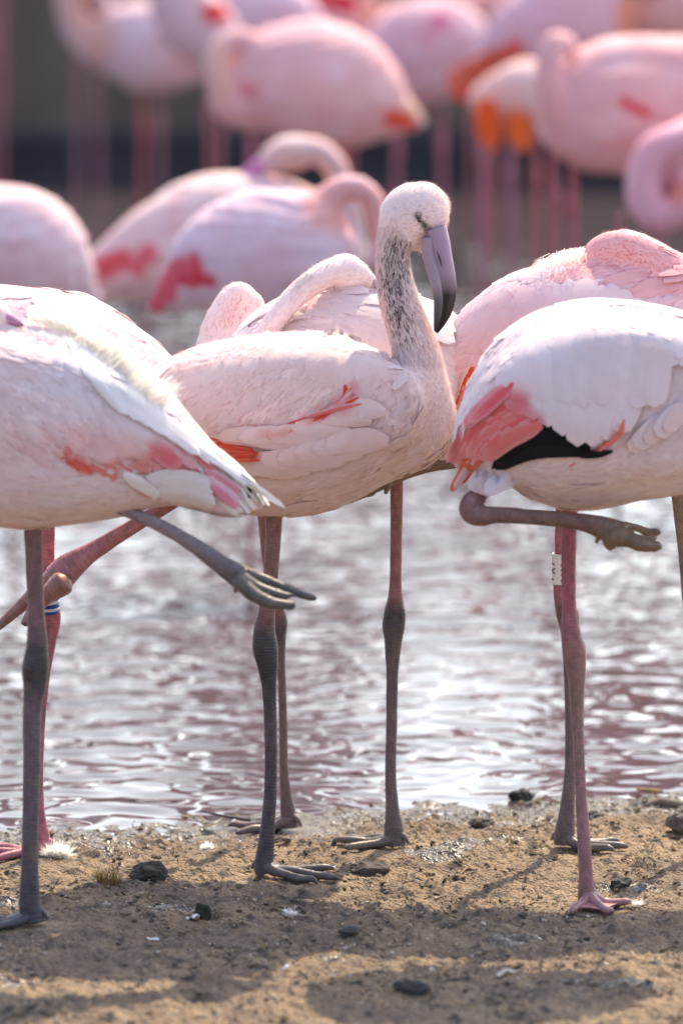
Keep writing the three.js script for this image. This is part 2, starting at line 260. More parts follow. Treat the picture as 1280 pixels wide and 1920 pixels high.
// ---------------------------------------------------------------- a flamingo
const GROUP = undefined;
function bird(s) {
  const rnd = rng(s.seed), z0 = s.z, h = s.h ?? 0.0045;
  const O = V(at(s.x ?? s.chains[0].pts[0][0], 900, z0).x, 0, z0), root = new THREE.Group(); root.name = numbered('flamingo'); root.position.copy(O); scene.add(root);
  tag(root, s.label, 'flamingo', s.group);
  const mp = at(641, 900, z0).x - at(640, 900, z0).x;       // metres per pixel here
  const L = (x, y, dz = 0) => at(x, y, z0 + dz).sub(O);
  const pxOf = (x, y) => toPx(V(O.x + x, y, z0));
  const chains = s.chains.map((c) => {
    const zs = c.zs ?? 0.8, pts = catmull(c.pts.map(([x, y, r, dz = 0]) => { const p = L(x, y); return [p.x, p.y, dz, r * mp]; }), 0.02).map((p) => [p[0], p[1], p[2] / zs, Math.max(0.001, p[3])]);
    let lo = [9, 9, 9], hi = [-9, -9, -9]; for (const p of pts) for (let k = 0; k < 3; k++) { lo[k] = Math.min(lo[k], p[k] - p[3]); hi[k] = Math.max(hi[k], p[k] + p[3]); }
    const seg = pts.slice(1).map((b, i) => { const a = pts[i], dx = b[0] - a[0], dy = b[1] - a[1], dz = b[2] - a[2], l2 = dx * dx + dy * dy + dz * dz || 1e-9; return [a[0], a[1], a[2], a[3], dx, dy, dz, b[3] - a[3], 1 / l2]; });
    return { seg, zs, lo, hi, k: c.k ?? 0.03, type: c.type ?? 'torso', info: c };
  });
  const chainD = (c, x, y, z, out) => {
    z /= c.zs; let best = 1e9;
    for (let i = 0; i < c.seg.length; i++) { const g = c.seg[i], ax = x - g[0], ay = y - g[1], az = z - g[2]; let t = (ax * g[4] + ay * g[5] + az * g[6]) * g[8]; t = t < 0 ? 0 : t > 1 ? 1 : t; const ex = ax - g[4] * t, ey = ay - g[5] * t, ez = az - g[6] * t, d = Math.sqrt(ex * ex + ey * ey + ez * ez) - g[3] - g[7] * t; if (d < best) { best = d; if (out) { out.i = i; out.t = (i + t) / c.seg.length; } } }
    return best * 0.9;
  };
  const field = (x, y, z) => {
    let d = 1e9;
    for (const c of chains) {
      const zz = z / c.zs, bx = Math.max(c.lo[0] - x, x - c.hi[0], 0), by = Math.max(c.lo[1] - y, y - c.hi[1], 0), bz = Math.max(c.lo[2] - zz, zz - c.hi[2], 0);
      if (d < 1e8 && Math.hypot(bx, by, bz) * 0.9 > d + c.k) continue;
      const e = chainD(c, x, y, z), k = c.k, q = Math.max(k - Math.abs(d - e), 0) / k; d = Math.min(d, e) - q * q * k * 0.25;
    }
    return d;
  };
  const info = (x, y, z) => { let best = null, bd = 1e9; const o = {}; for (const c of chains) { const d = chainD(c, x, y, z, o); if (d < bd) { bd = d; best = { c, i: o.i, t: o.t }; } } return best; };
  const grad = (x, y, z, out) => { const e = 0.002, d = field(x, y, z); return out.set(field(x + e, y, z) - d, field(x, y + e, z) - d, field(x, y, z + e) - d).normalize(); };
  const flowAt = (x, y, z, n, out) => {
    const f = info(x, y, z), q = f.c.seg[f.i]; out.set(q[4], q[5], q[6] * f.c.zs).normalize();
    if (f.c.type === 'torso') { const [, py] = pxOf(x, y); const dr = s.droop ? s.droop(...pxOf(x, y - Math.abs(z) * 0.215)) : 0.3; out.y -= dr; }
    out.addScaledVector(n, -out.dot(n)).normalize(); return f;
  };
  const amp = s.relief ?? 0.0019, tf = V();
  const fold = (x, y, z, n) => {                            // soft folds that run the way the feathers lie
    const fi = flowAt(x, y, z, n, tf); if (fi.c.type !== 'torso') return 0.4 * amp * fbm(x * 60, y * 60, z * 60, 2);
    const m = Math.hypot(tf.x, tf.y) || 1, fx = tf.x / m, fy = tf.y / m, al = x * fx + y * fy, ac = -x * fy + y * fx;
    return amp * (1.6 * noise(al * 9, ac * 32, z * 12 + s.seed) + 0.7 * noise(al * 16, ac * 80, z * 25 + s.seed));
  };
  const base = s.base ?? W;
  const colorAt = (x, y, z, F) => {
    let [px, py] = pxOf(x, y - Math.abs(z) * 0.215); const n = fbm(x * 14, y * 14, z * 14 + s.seed, 3);
    let c = mixc(base, s.base2 ?? PK, clamp(0.14 + 0.42 * n)); c = mixc(c, WH, clamp(-0.6 * n));
    const wob = 10 * noise(x * 40, y * 40, z * 40) + 5 * noise(x * 110, y * 110, z * 110); px += wob; py += 0.6 * wob;
    for (const [ax, ay, bx, by, r, pc, amt = 1, soft = 0.5] of s.paint ?? []) {
      const dx = bx - ax, dy = by - ay, t = clamp(((px - ax) * dx + (py - ay) * dy) / (dx * dx + dy * dy || 1)), d = Math.hypot(px - ax - dx * t, py - ay - dy * t) / r;
      if (d < 1) c = mixc(c, pc, amt * sstep(1, 1 - soft, d));
    }
    return c;
  };
  let lo = [9, 9, 9], hi = [-9, -9, -9]; for (const c of chains) for (let k = 0; k < 3; k++) { const f = k === 2 ? c.zs : 1; lo[k] = Math.min(lo[k], c.lo[k] * f - 0.02); hi[k] = Math.max(hi[k], c.hi[k] * f + 0.02); }
  const { P, I } = surfaceNets(field, lo, hi, h);
  const nv = P.length / 3, C = new Float32Array(nv * 3), g = new THREE.BufferGeometry(); g.setAttribute('position', new THREE.Float32BufferAttribute(P, 3)); g.setIndex(I); g.computeVertexNormals();
  const tn = V(), pos = g.attributes.position.array, nor = g.attributes.normal.array , U = new Float32Array(nv * 2);
  for (let i = 0; i < nv; i++) {
    const x = pos[i * 3], y = pos[i * 3 + 1], z = pos[i * 3 + 2], c = colorAt(x, y, z); C.set(c, i * 3); U.set([x * 8, y * 8], i * 2);
    const d = fold(x, y, z, tn.fromArray(nor, i * 3));
    for (let k = 0; k < 3; k++) pos[i * 3 + k] += nor[i * 3 + k] * d;
  }
  g.setAttribute('color', new THREE.BufferAttribute(C, 3)); g.setAttribute('uv', new THREE.BufferAttribute(U, 2)); g.computeVertexNormals();

  // legs and feet, one skin with the body
  const lg = new GB();
  for (const leg of s.legs ?? []) {
    const pts = leg.pts.map(([x, y, r, dz = 0]) => { const p = L(x, y, dz); return [p.x, p.y, p.z, r * mp * 0.93]; });
    if (leg.foot) { const e = pts[pts.length - 1]; e[1] = groundY(O.x + e[0], O.z + e[2]) + 0.006; }
    if (leg.water) { const e = pts[pts.length - 1]; pts.push([e[0], Math.min(e[1] - 0.02, -0.2), e[2], e[3]]); }
    tube(lg, pts, { sides: s.hero ? 14 : 8, step: s.hero ? 0.0013 : 0.02, ripple: s.hero ? leg.ripple ?? 0.0006 : 0, col: ramp(leg.col), ridge: s.hero ? 0.13 : 0, flat: 0.92 });
    if (leg.foot) {
      const [hd, size, tc, wc, spread = 30] = leg.foot, e = pts[pts.length - 1], gy = 0.001;
      const base0 = V(e[0], e[1], e[2]);
      toes(lg, [-spread, 0, spread].map((a, i) => { const q = (hd + a) * R, l = size * (i === 1 ? 1 : 0.9), dx = Math.cos(q) * l, dz = Math.sin(q) * l, f = (u, y, r) => { const X = base0.x + dx * u, Z = base0.z + dz * u; return [X, groundY(X + O.x, Z + O.z) + y + gy + 0.0015, Z, r]; }; return [[base0.x, base0.y + 0.012, base0.z, 0.009], f(0.16, 0.010, 0.0075), f(0.4, 0.006, 0.0058), f(0.68, 0.0055, 0.0054), f(0.9, 0.0045, 0.0045), f(1, 0.002, 0.0018)]; }), tc, wc);
      const q = (hd + 180 + (leg.back ?? 20)) * R; tube(lg, [[base0.x, base0.y + 0.02, base0.z, 0.005], [base0.x + Math.cos(q) * 0.014, base0.y + 0.013, base0.z + Math.sin(q) * 0.014, 0.0038], [base0.x + Math.cos(q) * 0.02, base0.y + 0.004, base0.z + Math.sin(q) * 0.02, 0.002]], { sides: 6, col: () => tc });
    }
    if (leg.toes) toes(lg, leg.toes.map((l) => l.map(([x, y, r, dz = 0]) => { const p = L(x, y, dz); return [p.x, p.y, p.z, r * mp]; })), leg.toeCol, leg.webCol ?? leg.toeCol, leg.reach ?? 0.75, 0.75);
    for (const hx of leg.nubs ?? []) tube(lg, hx.map(([x, y, r, dz = 0]) => { const p = L(x, y, dz); return [p.x, p.y, p.z, r * mp]; }), { sides: 7, col: () => leg.nubCol ?? leg.toeCol });
  }
  let bodyGeo = g, mats = M.down;
  if (lg.n) {
    const lgg = lg.geo(); bodyGeo = mergeGeometries([g, lgg], true); mats = [M.down, M.skin];
  }
  mesh('body', bodyGeo, mats, root);

  // plumage: many small blades laid along the body like shingles
  const blade = (gb, p, n, f, len, w, c, o) => {             // a cupped feather bent over the surface
    const S = V().crossVectors(n, f), rows = o.rows ?? 5, cols = 3, start = gb.n, prof = o.prof ?? [0.55, 0.9, 1, 0.86, 0.3], q = V();
    for (let r = 0; r < rows; r++) {
      const t = r / (rows - 1); q.copy(p).addScaledVector(f, t * len);
      const d = field(q.x, q.y, q.z), off = o.off + o.lift * t * t + fold(q.x, q.y, q.z, n); q.addScaledVector(n, off - d);
      const k = 1 + (o.tip ?? 0.05) * (t - 0.4), cc = [c[0] * k, c[1] * k, c[2] * k];
      for (let a = -1; a <= 1; a++) { const e = a * w * 0.5 * prof[r]; gb.v(q.x + S.x * e - (a ? n.x * w * 0.09 : 0), q.y + S.y * e - (a ? n.y * w * 0.09 : 0), q.z + S.z * e - (a ? n.z * w * 0.09 : 0), cc, a * 0.5 + 0.5, t); }
    }
    gb.grid(rows, cols, (r, c2) => start + r * cols + c2);
  };
  const samples = (density, fn) => {
    const a = V(), b = V(), c = V(), n = V();
    for (let i = 0; i < I.length; i += 3) {
      a.fromArray(pos, I[i] * 3); b.fromArray(pos, I[i + 1] * 3); c.fromArray(pos, I[i + 2] * 3); n.crossVectors(b.clone().sub(a), c.clone().sub(a)); const ar = n.length() / 2; let m = ar * density; m = Math.floor(m) + (rnd() < m % 1 ? 1 : 0);
      for (let k = 0; k < m; k++) { let u = rnd(), v = rnd(); if (u + v > 1) { u = 1 - u; v = 1 - v; } fn(V(a.x + (b.x - a.x) * u + (c.x - a.x) * v, a.y + (b.y - a.y) * u + (c.y - a.y) * v, a.z + (b.z - a.z) * u + (c.z - a.z) * v)); }
    }
  };
  const n = V(), f = V();
  if (s.plumage) {
    const gb = new GB();
    samples(s.plumage.density ?? 7000, (p) => {
      grad(p.x, p.y, p.z, n); const fi = flowAt(p.x, p.y, p.z, n, f); if (fi.c.type !== 'torso' || fi.t > 0.9) return;
      const [px, py] = pxOf(p.x, p.y - Math.abs(p.z) * 0.215); if (px < -120 || px > 1400) return;
      const k = s.plumage.size ? s.plumage.size(px, py) : 1, tone = 0.98 + 0.05 * rnd(), c = colorAt(p.x, p.y, p.z).map((v) => v * tone); if (s.plumage.skip?.(px, py)) return;
      f.addScaledVector(V().crossVectors(n, f), (rnd() - 0.5) * 0.35).normalize();
      blade(gb, p, n, f, (0.038 + 0.018 * rnd()) * k, (0.015 + 0.006 * rnd()) * k, c, { off: 0.0006 + 0.0008 * rnd(), lift: (s.plumage.lift ?? 0.0001) + 0.0004 * rnd() });
    });
    tag(mesh('plumage', gb.geo(), M.feather, root), null, null, null, 'stuff');
  }
  // fine down that stands off the skin
  const fuzz = (density, pick, len, wid, stand, cf) => {
    const gb = new GB();
    samples(density, (p) => {
      grad(p.x, p.y, p.z, n); const fi = flowAt(p.x, p.y, p.z, n, f); const [px, py] = pxOf(p.x, p.y - Math.abs(p.z) * 0.215); if (!pick(fi, px, py) || (fi.c.type === 'torso' && fi.t > 0.88)) return;
      const S = V().crossVectors(n, f), l = len * (0.6 + 0.8 * rnd()), st = stand * (0.5 + rnd()), d = f.clone().addScaledVector(n, st).addScaledVector(S, (rnd() - 0.5) * 0.5).normalize(), c = cf ? cf(px, py, p, rnd) : colorAt(p.x, p.y, p.z);
      const w = wid * (0.7 + 0.6 * rnd()), a = gb.v(p.x - S.x * w, p.y - S.y * w, p.z - S.z * w, c, 0, 0), b = gb.v(p.x + S.x * w, p.y + S.y * w, p.z + S.z * w, c, 1, 0), e = gb.v(p.x + d.x * l, p.y + d.y * l, p.z + d.z * l, c, 0.5, 1);
      gb.t(a, b, e);
    });
    if (gb.n) tag(mesh('down', gb.geo(), M.fuzz, root), null, null, null, 'stuff');
  };
  for (const z of s.fuzz ?? []) fuzz(...z);
  // large feathers that can be told apart: a path in the bird's plane, draped on the body
  const onBody = (x, y, zPrev) => { let z = 0.3; for (let i = 0; i < 60; i++) { const d = field(x, y + z * 0.215, z); if (d < 0.0006) return z; z -= Math.max(d * 0.8, 0.001); if (z < -0.3) break; } return zPrev; };   // the flank facing the pond's near bank
  const feather = (o) => {
    const gb = new GB(), pts = o.p.map(([x, y, dz]) => { const p = L(x, y); return [p.x, p.y, dz === undefined ? NaN : dz, 0]; }), rows = o.rows ?? 10, cols = 5, path = catmull(pts.map((q) => [q[0], q[1], 0]), 0.003); let zp = o.z ?? 0; const nz = V(0, 0, 1);
    const zz = []; for (let r = 0; r < rows; r++) { const q = path[Math.round((r / (rows - 1)) * (path.length - 1))]; zp = o.free ? o.z : onBody(q[0], q[1], zp); zz.push(zp + (o.free ? 0 : 0.9 * fold(q[0], q[1] + zp * 0.215, zp, nz))); }
    for (let k = 0; k < 2; k++) for (let r = 1; r < rows - 1; r++) zz[r] = (zz[r - 1] + 2 * zz[r] + zz[r + 1]) / 4;
    for (let r = 0; r < rows; r++) {
      const t = r / (rows - 1), i = Math.round(t * (path.length - 1)), q = path[i], b = path[Math.min(path.length - 1, i + 2)], a = path[Math.max(0, i - 2)], T = V(b[0] - a[0], b[1] - a[1], 0).normalize(), S = V(-T.y, T.x, 0);
      const wd = o.w * mp * 0.5 * (o.prof ? o.prof(t) : Math.min(1, 0.35 + 2.2 * t) * Math.sqrt(Math.max(0, 1 - Math.pow(t, 5)))), off = (o.off ?? 0.003) + (o.lift ?? 0.004) * t;
      for (let c = 0; c < cols; c++) {
        const e = (c / (cols - 1) - 0.5) * 2, x = q[0] + S.x * e * wd, y = q[1] + S.y * e * wd, cup = (o.cup ?? 0.11) * wd * e * e, yv = q[1] + S.y * e * wd, zo = o.free ? 0 : onBody(x, yv, NaN), zv = zo === zo && !o.free ? zz[r] + clamp(zo + 0.9 * fold(x, yv + zo * 0.215, zo, nz) - zz[r], -1.3 * wd, 1.3 * wd) : zz[r], cc = o.c !== 'body' && typeof o.c !== 'function' ? o.c.slice() : o.c === 'body' ? colorAt(x, y + zz[r] * 0.215, zz[r]).map((v) => v * (0.985 + 0.03 * t) * (o.tone ?? 1)) : typeof o.c === 'function' ? o.c(t, e) : o.c, ns = 1 + 0.06 * noise(x * 200, y * 60, t);
        if (o.edge) cc.splice(0, 3, ...mixc(cc, o.edge, 0.75 * Math.max(Math.abs(e) ** 3, t ** 5))); gb.v(x, y + zv * 0.215, zv + off - cup + (o.tilt ?? 0) * e * wd, [cc[0] * ns, cc[1] * ns, cc[2] * ns], c / (cols - 1), t);
      }
    }
    gb.grid(rows, cols, (r, c) => r * cols + c);
    return mesh(o.n ?? 'feather', gb.geo(), M.feather, root);
  };
  // a row of feathers between a line of roots and a line of tips
  const fan = (o) => {
    const A = catmull(o.a.map((p) => [p[0], p[1], 0]), 2), B = catmull(o.b.map((p) => [p[0], p[1], 0]), 2);
    for (let i = 0; i < o.count; i++) {
      const t = o.count > 1 ? i / (o.count - 1) : 0.5, j = () => (rnd() - 0.5) * (o.jit ?? 6), a = A[Math.round(t * (A.length - 1))], b = B[Math.round(t * (B.length - 1))], bend = (o.bend ?? 0) * (0.7 + 0.6 * rnd());
      const mx = (a[0] + b[0]) / 2 - (b[1] - a[1]) * bend, my = (a[1] + b[1]) / 2 + (b[0] - a[0]) * bend, tone = 0.97 + 0.05 * rnd(), c0 = Array.isArray(o.c[0]) ? o.c[i % o.c.length] : o.c;
      feather({ ...o, p: [[a[0] + j(), a[1] + j()], [mx, my], [b[0] + j(), b[1] + j()]], w: o.w * (0.85 + 0.3 * rnd()), tone, c: typeof o.c === 'function' || o.c === 'body' ? o.c : c0.map((v) => v * tone), off: (o.off ?? 0.003) + 0.0006 * (o.rev ? o.count - i : i) });
    }
  };
  // loose plumes along a line
  const tuft = (o) => {
    const gb = new GB(), A = catmull(o.a.map((p) => [p[0], p[1], p[2] ?? 0]), 2);
    for (let i = 0; i < o.count; i++) {
      const q = A[Math.floor(rnd() * A.length)], r0 = L(q[0] + (rnd() - 0.5) * o.spread, q[1] + (rnd() - 0.5) * o.spread), z = o.z !== undefined ? o.z + (rnd() - 0.5) * (o.dz ?? 0.05) : onBody(r0.x, r0.y, 0) + (rnd() - 0.5) * 0.004;
      const an = (o.dir + (rnd() - 0.5) * o.fan) * R, l = o.len * mp * (0.5 + 0.8 * rnd()), w = o.w * mp, dz = (rnd() - 0.4) * l * (o.out ?? 0.5), c = o.c.map((v) => v * (0.94 + 0.1 * rnd()));
      const dx = Math.cos(an) * l, dy = -Math.sin(an) * l, sx = -Math.sin(an) * w, sy = -Math.cos(an) * w, ids = []; const droop = (o.sag ?? 0.12) * l;
      for (let r = 0; r < 4; r++) { const t = r / 3, ww = (1 - t * 0.85) * 0.5; for (const e of [-1, 1]) ids.push(gb.v(r0.x + dx * t + sx * ww * e, r0.y + z * 0.215 + dy * t + sy * ww * e - droop * t * t, z + dz * t, c, e * 0.5 + 0.5, t)); }
      for (let r = 0; r < 3; r++) gb.q(ids[r * 2], ids[r * 2 + 1], ids[r * 2 + 3], ids[r * 2 + 2]);
    }
    return tag(mesh(o.n ?? 'down_tuft', gb.geo(), M.fuzz, root), null, null, null, 'stuff');
  };
  return { root, L, mp, O, feather, fan, tuft, field, onBody, rnd, pxOf };
}
// a bill half, eyes and rings hang on a finished bird
function horn(b, name, pts, col, flat = 1) { const gb = new GB(); tube(gb, pts.map(([x, y, r, dz = 0]) => { const p = b.L(x, y); return [p.x, p.y, dz, r * b.mp]; }), { sides: 18, step: 0.002, flat, col }); return mesh(name, gb.geo(), M.bill, b.root); }
// ---------------------------------------------------------------- the birds on the near bank
const footZ = (x, y) => gnd(x, y).z;
const notLeg = (f) => true, onNeck = (f) => f.c.type !== 'torso', onTorso = (f) => f.c.type === 'torso';
const G_SHORE = 'flamingos standing on the near bank', G_MID = 'flamingos resting in the middle of the pond', G_FAR = 'flamingos crowded at the far side of the pond';

{ // the young bird with the speckled neck
  const b = bird({
    seed: 11, z: footZ(500, 1642), x: 560, hero: true, h: 0.0042, group: G_SHORE,
    label: 'young flamingo with dark speckled upright neck and hanging black-tipped bill, middle of the bank',
    chains: [
      { k: 0.03, zs: 0.74, pts: [[684, 762, 78], [650, 772, 120], [600, 786, 165], [500, 797, 172], [400, 790, 142], [320, 775, 82], [250, 780, 40], [190, 800, 16]] },
      { k: 0.012, zs: 0.62, pts: [[797, 788, 54, -0.01], [778, 800, 72, -0.01], [735, 808, 88, -0.005], [675, 812, 104]] },
      { k: 0.012, zs: 0.95, type: 'neck', pts: [[752, 408, 38], [738, 455, 32], [736, 500, 32], [744, 550, 36], [760, 600, 39], [777, 650, 43], [790, 705, 47], [797, 760, 53, -0.006], [797, 800, 53, -0.01], [786, 835, 40, -0.01]] },
      { k: 0.018, zs: 0.8, type: 'head', pts: [[778, 396, 55], [790, 393, 52], [803, 404, 38], [812, 418, 26]] },
      { k: 0.012, zs: 0.85, type: 'head', pts: [[762, 418, 38], [778, 442, 20], [789, 464, 8], [793, 478, 3]] },
      { k: 0.014, zs: 0.42, type: 'torso', pts: [[742, 782, 16, 0.046], [739, 742, 27, 0.05], [705, 745, 66, 0.053]] },
      { k: 0.06, zs: 0.42, type: 'torso', pts: [[700, 758, 70, 0.048], [610, 756, 90, 0.06], [510, 758, 88, 0.06], [410, 762, 68, 0.048], [330, 775, 40, 0.028], [260, 788, 18, 0.012]] },
    ],
    base: [0.82, 0.65, 0.61], base2: [0.82, 0.52, 0.47],
    droop: (x, y) => (y < 660 ? 0.5 : y < 800 ? 1.1 : 0.05),
    paint: [
      [720, 380, 800, 380, 60, [0.80, 0.68, 0.66], 0.7], [745, 460, 760, 640, 40, [0.78, 0.70, 0.68], 0.8], [742, 465, 734, 530, 26, [0.34, 0.27, 0.27], 0.45, 0.9], [734, 530, 752, 610, 26, [0.34, 0.27, 0.27], 0.35, 0.9], [790, 700, 800, 800, 60, [0.77, 0.66, 0.64], 0.8],
      [778, 406, 797, 432, 8, [0.05, 0.035, 0.03], 0.95, 0.7], [797, 432, 838, 436, 4, [0.25, 0.16, 0.15], 0.7], [660, 732, 640, 762, 20, [0.80, 0.30, 0.33], 0.7], [640, 755, 575, 790, 14, [0.78, 0.28, 0.25], 0.6], [540, 815, 500, 815, 12, [0.78, 0.3, 0.25], 0.7],
      [410, 845, 470, 855, 18, RD, 0.9],
    ],
    plumage: { density: 8000, size: (x, y) => (x > 700 ? 0.7 : y > 830 ? 0.95 : 1.25), skip: (x, y) => y < 690 && x < 720 && x > 330 },
    legs: [{ pts: [[512, 930, 18], [513, 985, 15], [509, 1060, 13.5], [502, 1130, 14], [496, 1180, 19], [497, 1215, 22.5], [502, 1250, 18], [505, 1300, 12.5], [508, 1400, 11.5], [507, 1480, 11.5], [502, 1550, 13], [497, 1600, 16], [495, 1625, 18], [497, 1642, 18]],
      col: [[0, [0.30, 0.16, 0.13]], [0.3, [0.24, 0.125, 0.115]], [0.37, LDK], [0.46, [0.06, 0.052, 0.055]], [0.6, [0.115, 0.09, 0.09]], [1, [0.085, 0.072, 0.075]]], foot: [17, 0.102, [0.12, 0.105, 0.10], [0.10, 0.09, 0.092], 24], back: 10 }],
    fuzz: [
      [80000, onNeck, 0.006, 0.0005, 0.55],
      [34000, (f, x, y) => onTorso(f), 0.012, 0.0006, 0.26],
      [170000, (f, x, y) => f.c.type === 'neck' && y > 425 && y < 690, 0.0075, 0.00055, 0.3, (x, y, p, r) => {
        const cx = y < 540 ? lerp(748, 733, (y - 430) / 110) : lerp(733, 764, (y - 540) / 130), k = Math.exp(-(((x - cx) / 23) ** 2)) * sstep(430, 470, y) * (1 - 0.93 * sstep(575, 670, y)) * (0.85 + 1.0 * noise(p.x * 160, p.y * 160, p.z * 160));
        return r() < k * 0.85 && p.z > -0.03 ? [0.035, 0.026, 0.03] : [0.78, 0.68, 0.66]; }],
    ],
  });
  const upper = ramp([[0, [0.36, 0.25, 0.33]], [0.42, [0.31, 0.22, 0.29]], [0.54, [0.16, 0.12, 0.14]], [0.62, BK], [1, BK]]), lower = ramp([[0, [0.34, 0.26, 0.32]], [0.5, [0.29, 0.235, 0.285]], [0.66, [0.10, 0.095, 0.10]], [1, [0.02, 0.02, 0.022]]]);
  horn(b, 'upper_mandible', [[816, 424, 20, 0.016], [823, 450, 19.5, 0.018], [829, 480, 18, 0.02], [836, 515, 17, 0.021], [838, 545, 16.5, 0.021], [834, 575, 14, 0.02], [826, 600, 9, 0.019], [818, 620, 2.5, 0.018]], upper, 0.85);
  horn(b, 'lower_mandible', [[800, 440, 9, 0.024], [803, 470, 12, 0.022], [811, 500, 13, 0.023], [819, 530, 11.5, 0.024], [822, 560, 10, 0.024], [820, 590, 8, 0.022], [815, 617, 2.5, 0.019]], lower, 0.9);
  { const gb = new GB(); tube(gb, [[818, 468, 0.4], [823, 484, 2.2], [828, 500, 0.5]].map(([x, y, r]) => { const p = b.L(x, y + 6); return [p.x, p.y + 0.008, 0.0315 + 0.003, r * b.mp]; }), { sides: 8, step: 0.002, col: () => [0.05, 0.035, 0.045], flat: 0.5 }); mesh('nostril', gb.geo(), M.bill, b.root); }
  { const p = b.L(783, 414), z = b.onBody(p.x, p.y, 0.03), e = mesh('eye', new THREE.SphereGeometry(0.0052, 20, 14), M.eye, b.root); e.position.set(p.x, p.y + z * 0.215, z - 0.0018); e.scale.set(0.5, 1.05, 0.5); e.rotation.z = 0.6; }
  const cw = [[0.81, 0.66, 0.64], [0.82, 0.71, 0.70], [0.80, 0.60, 0.57]];
  b.fan({ a: [[430, 690], [520, 675], [620, 680], [690, 700]], b: [[335, 805], [415, 822], [520, 818], [628, 770]], count: 9, w: 62, c: 'body', n: 'covert_feather', bend: -0.08, off: 0.001, lift: 0.0007, jit: 22 });
  b.fan({ a: [[420, 650], [520, 635], [630, 640], [715, 665]], b: [[345, 730], [440, 752], [560, 750], [668, 725]], count: 9, w: 60, c: 'body', n: 'covert_feather', bend: -0.1, off: 0.001, lift: 0.0006, jit: 26 });
  b.fan({ a: [[480, 632], [580, 624], [660, 630], [728, 668]], b: [[400, 668], [500, 680], [600, 684], [712, 712]], count: 8, w: 48, c: 'body', n: 'covert_feather', bend: -0.12, off: 0.001, lift: 0.0005, jit: 20 });
  b.fan({ a: [[560, 800], [600, 785]], b: [[508, 820], [540, 812]], count: 6, w: 7, c: [RD, [0.78, 0.30, 0.24]], n: 'red_feather', off: 0.005, bend: 0.1 });
  b.fan({ a: [[652, 728], [672, 755]], b: [[640, 768], [580, 788]], count: 15, w: 7, c: [RD, [0.80, 0.42, 0.40], [0.78, 0.2, 0.18], [0.80, 0.5, 0.5]], n: 'red_feather', off: 0.005, jit: 16 });
  b.fan({ a: [[478, 850], [482, 862]], b: [[404, 832], [414, 866]], count: 18, w: 7, c: [RD, [0.70, 0.1, 0.05], [0.78, 0.18, 0.1]], n: 'red_feather', off: 0.006, jit: 14 });
  b.fan({ a: [[545, 838], [640, 820], [720, 778]], b: [[412, 822], [525, 815], [625, 772]], count: 6, w: 34, c: 'body', n: 'flank_feather', bend: 0.06, off: 0.008 });
  b.fan({ a: [[560, 890], [650, 865], [730, 830]], b: [[430, 875], [520, 862], [610, 838]], count: 7, w: 40, c: 'body', n: 'flank_feather', bend: 0.05, off: 0.006 });
}
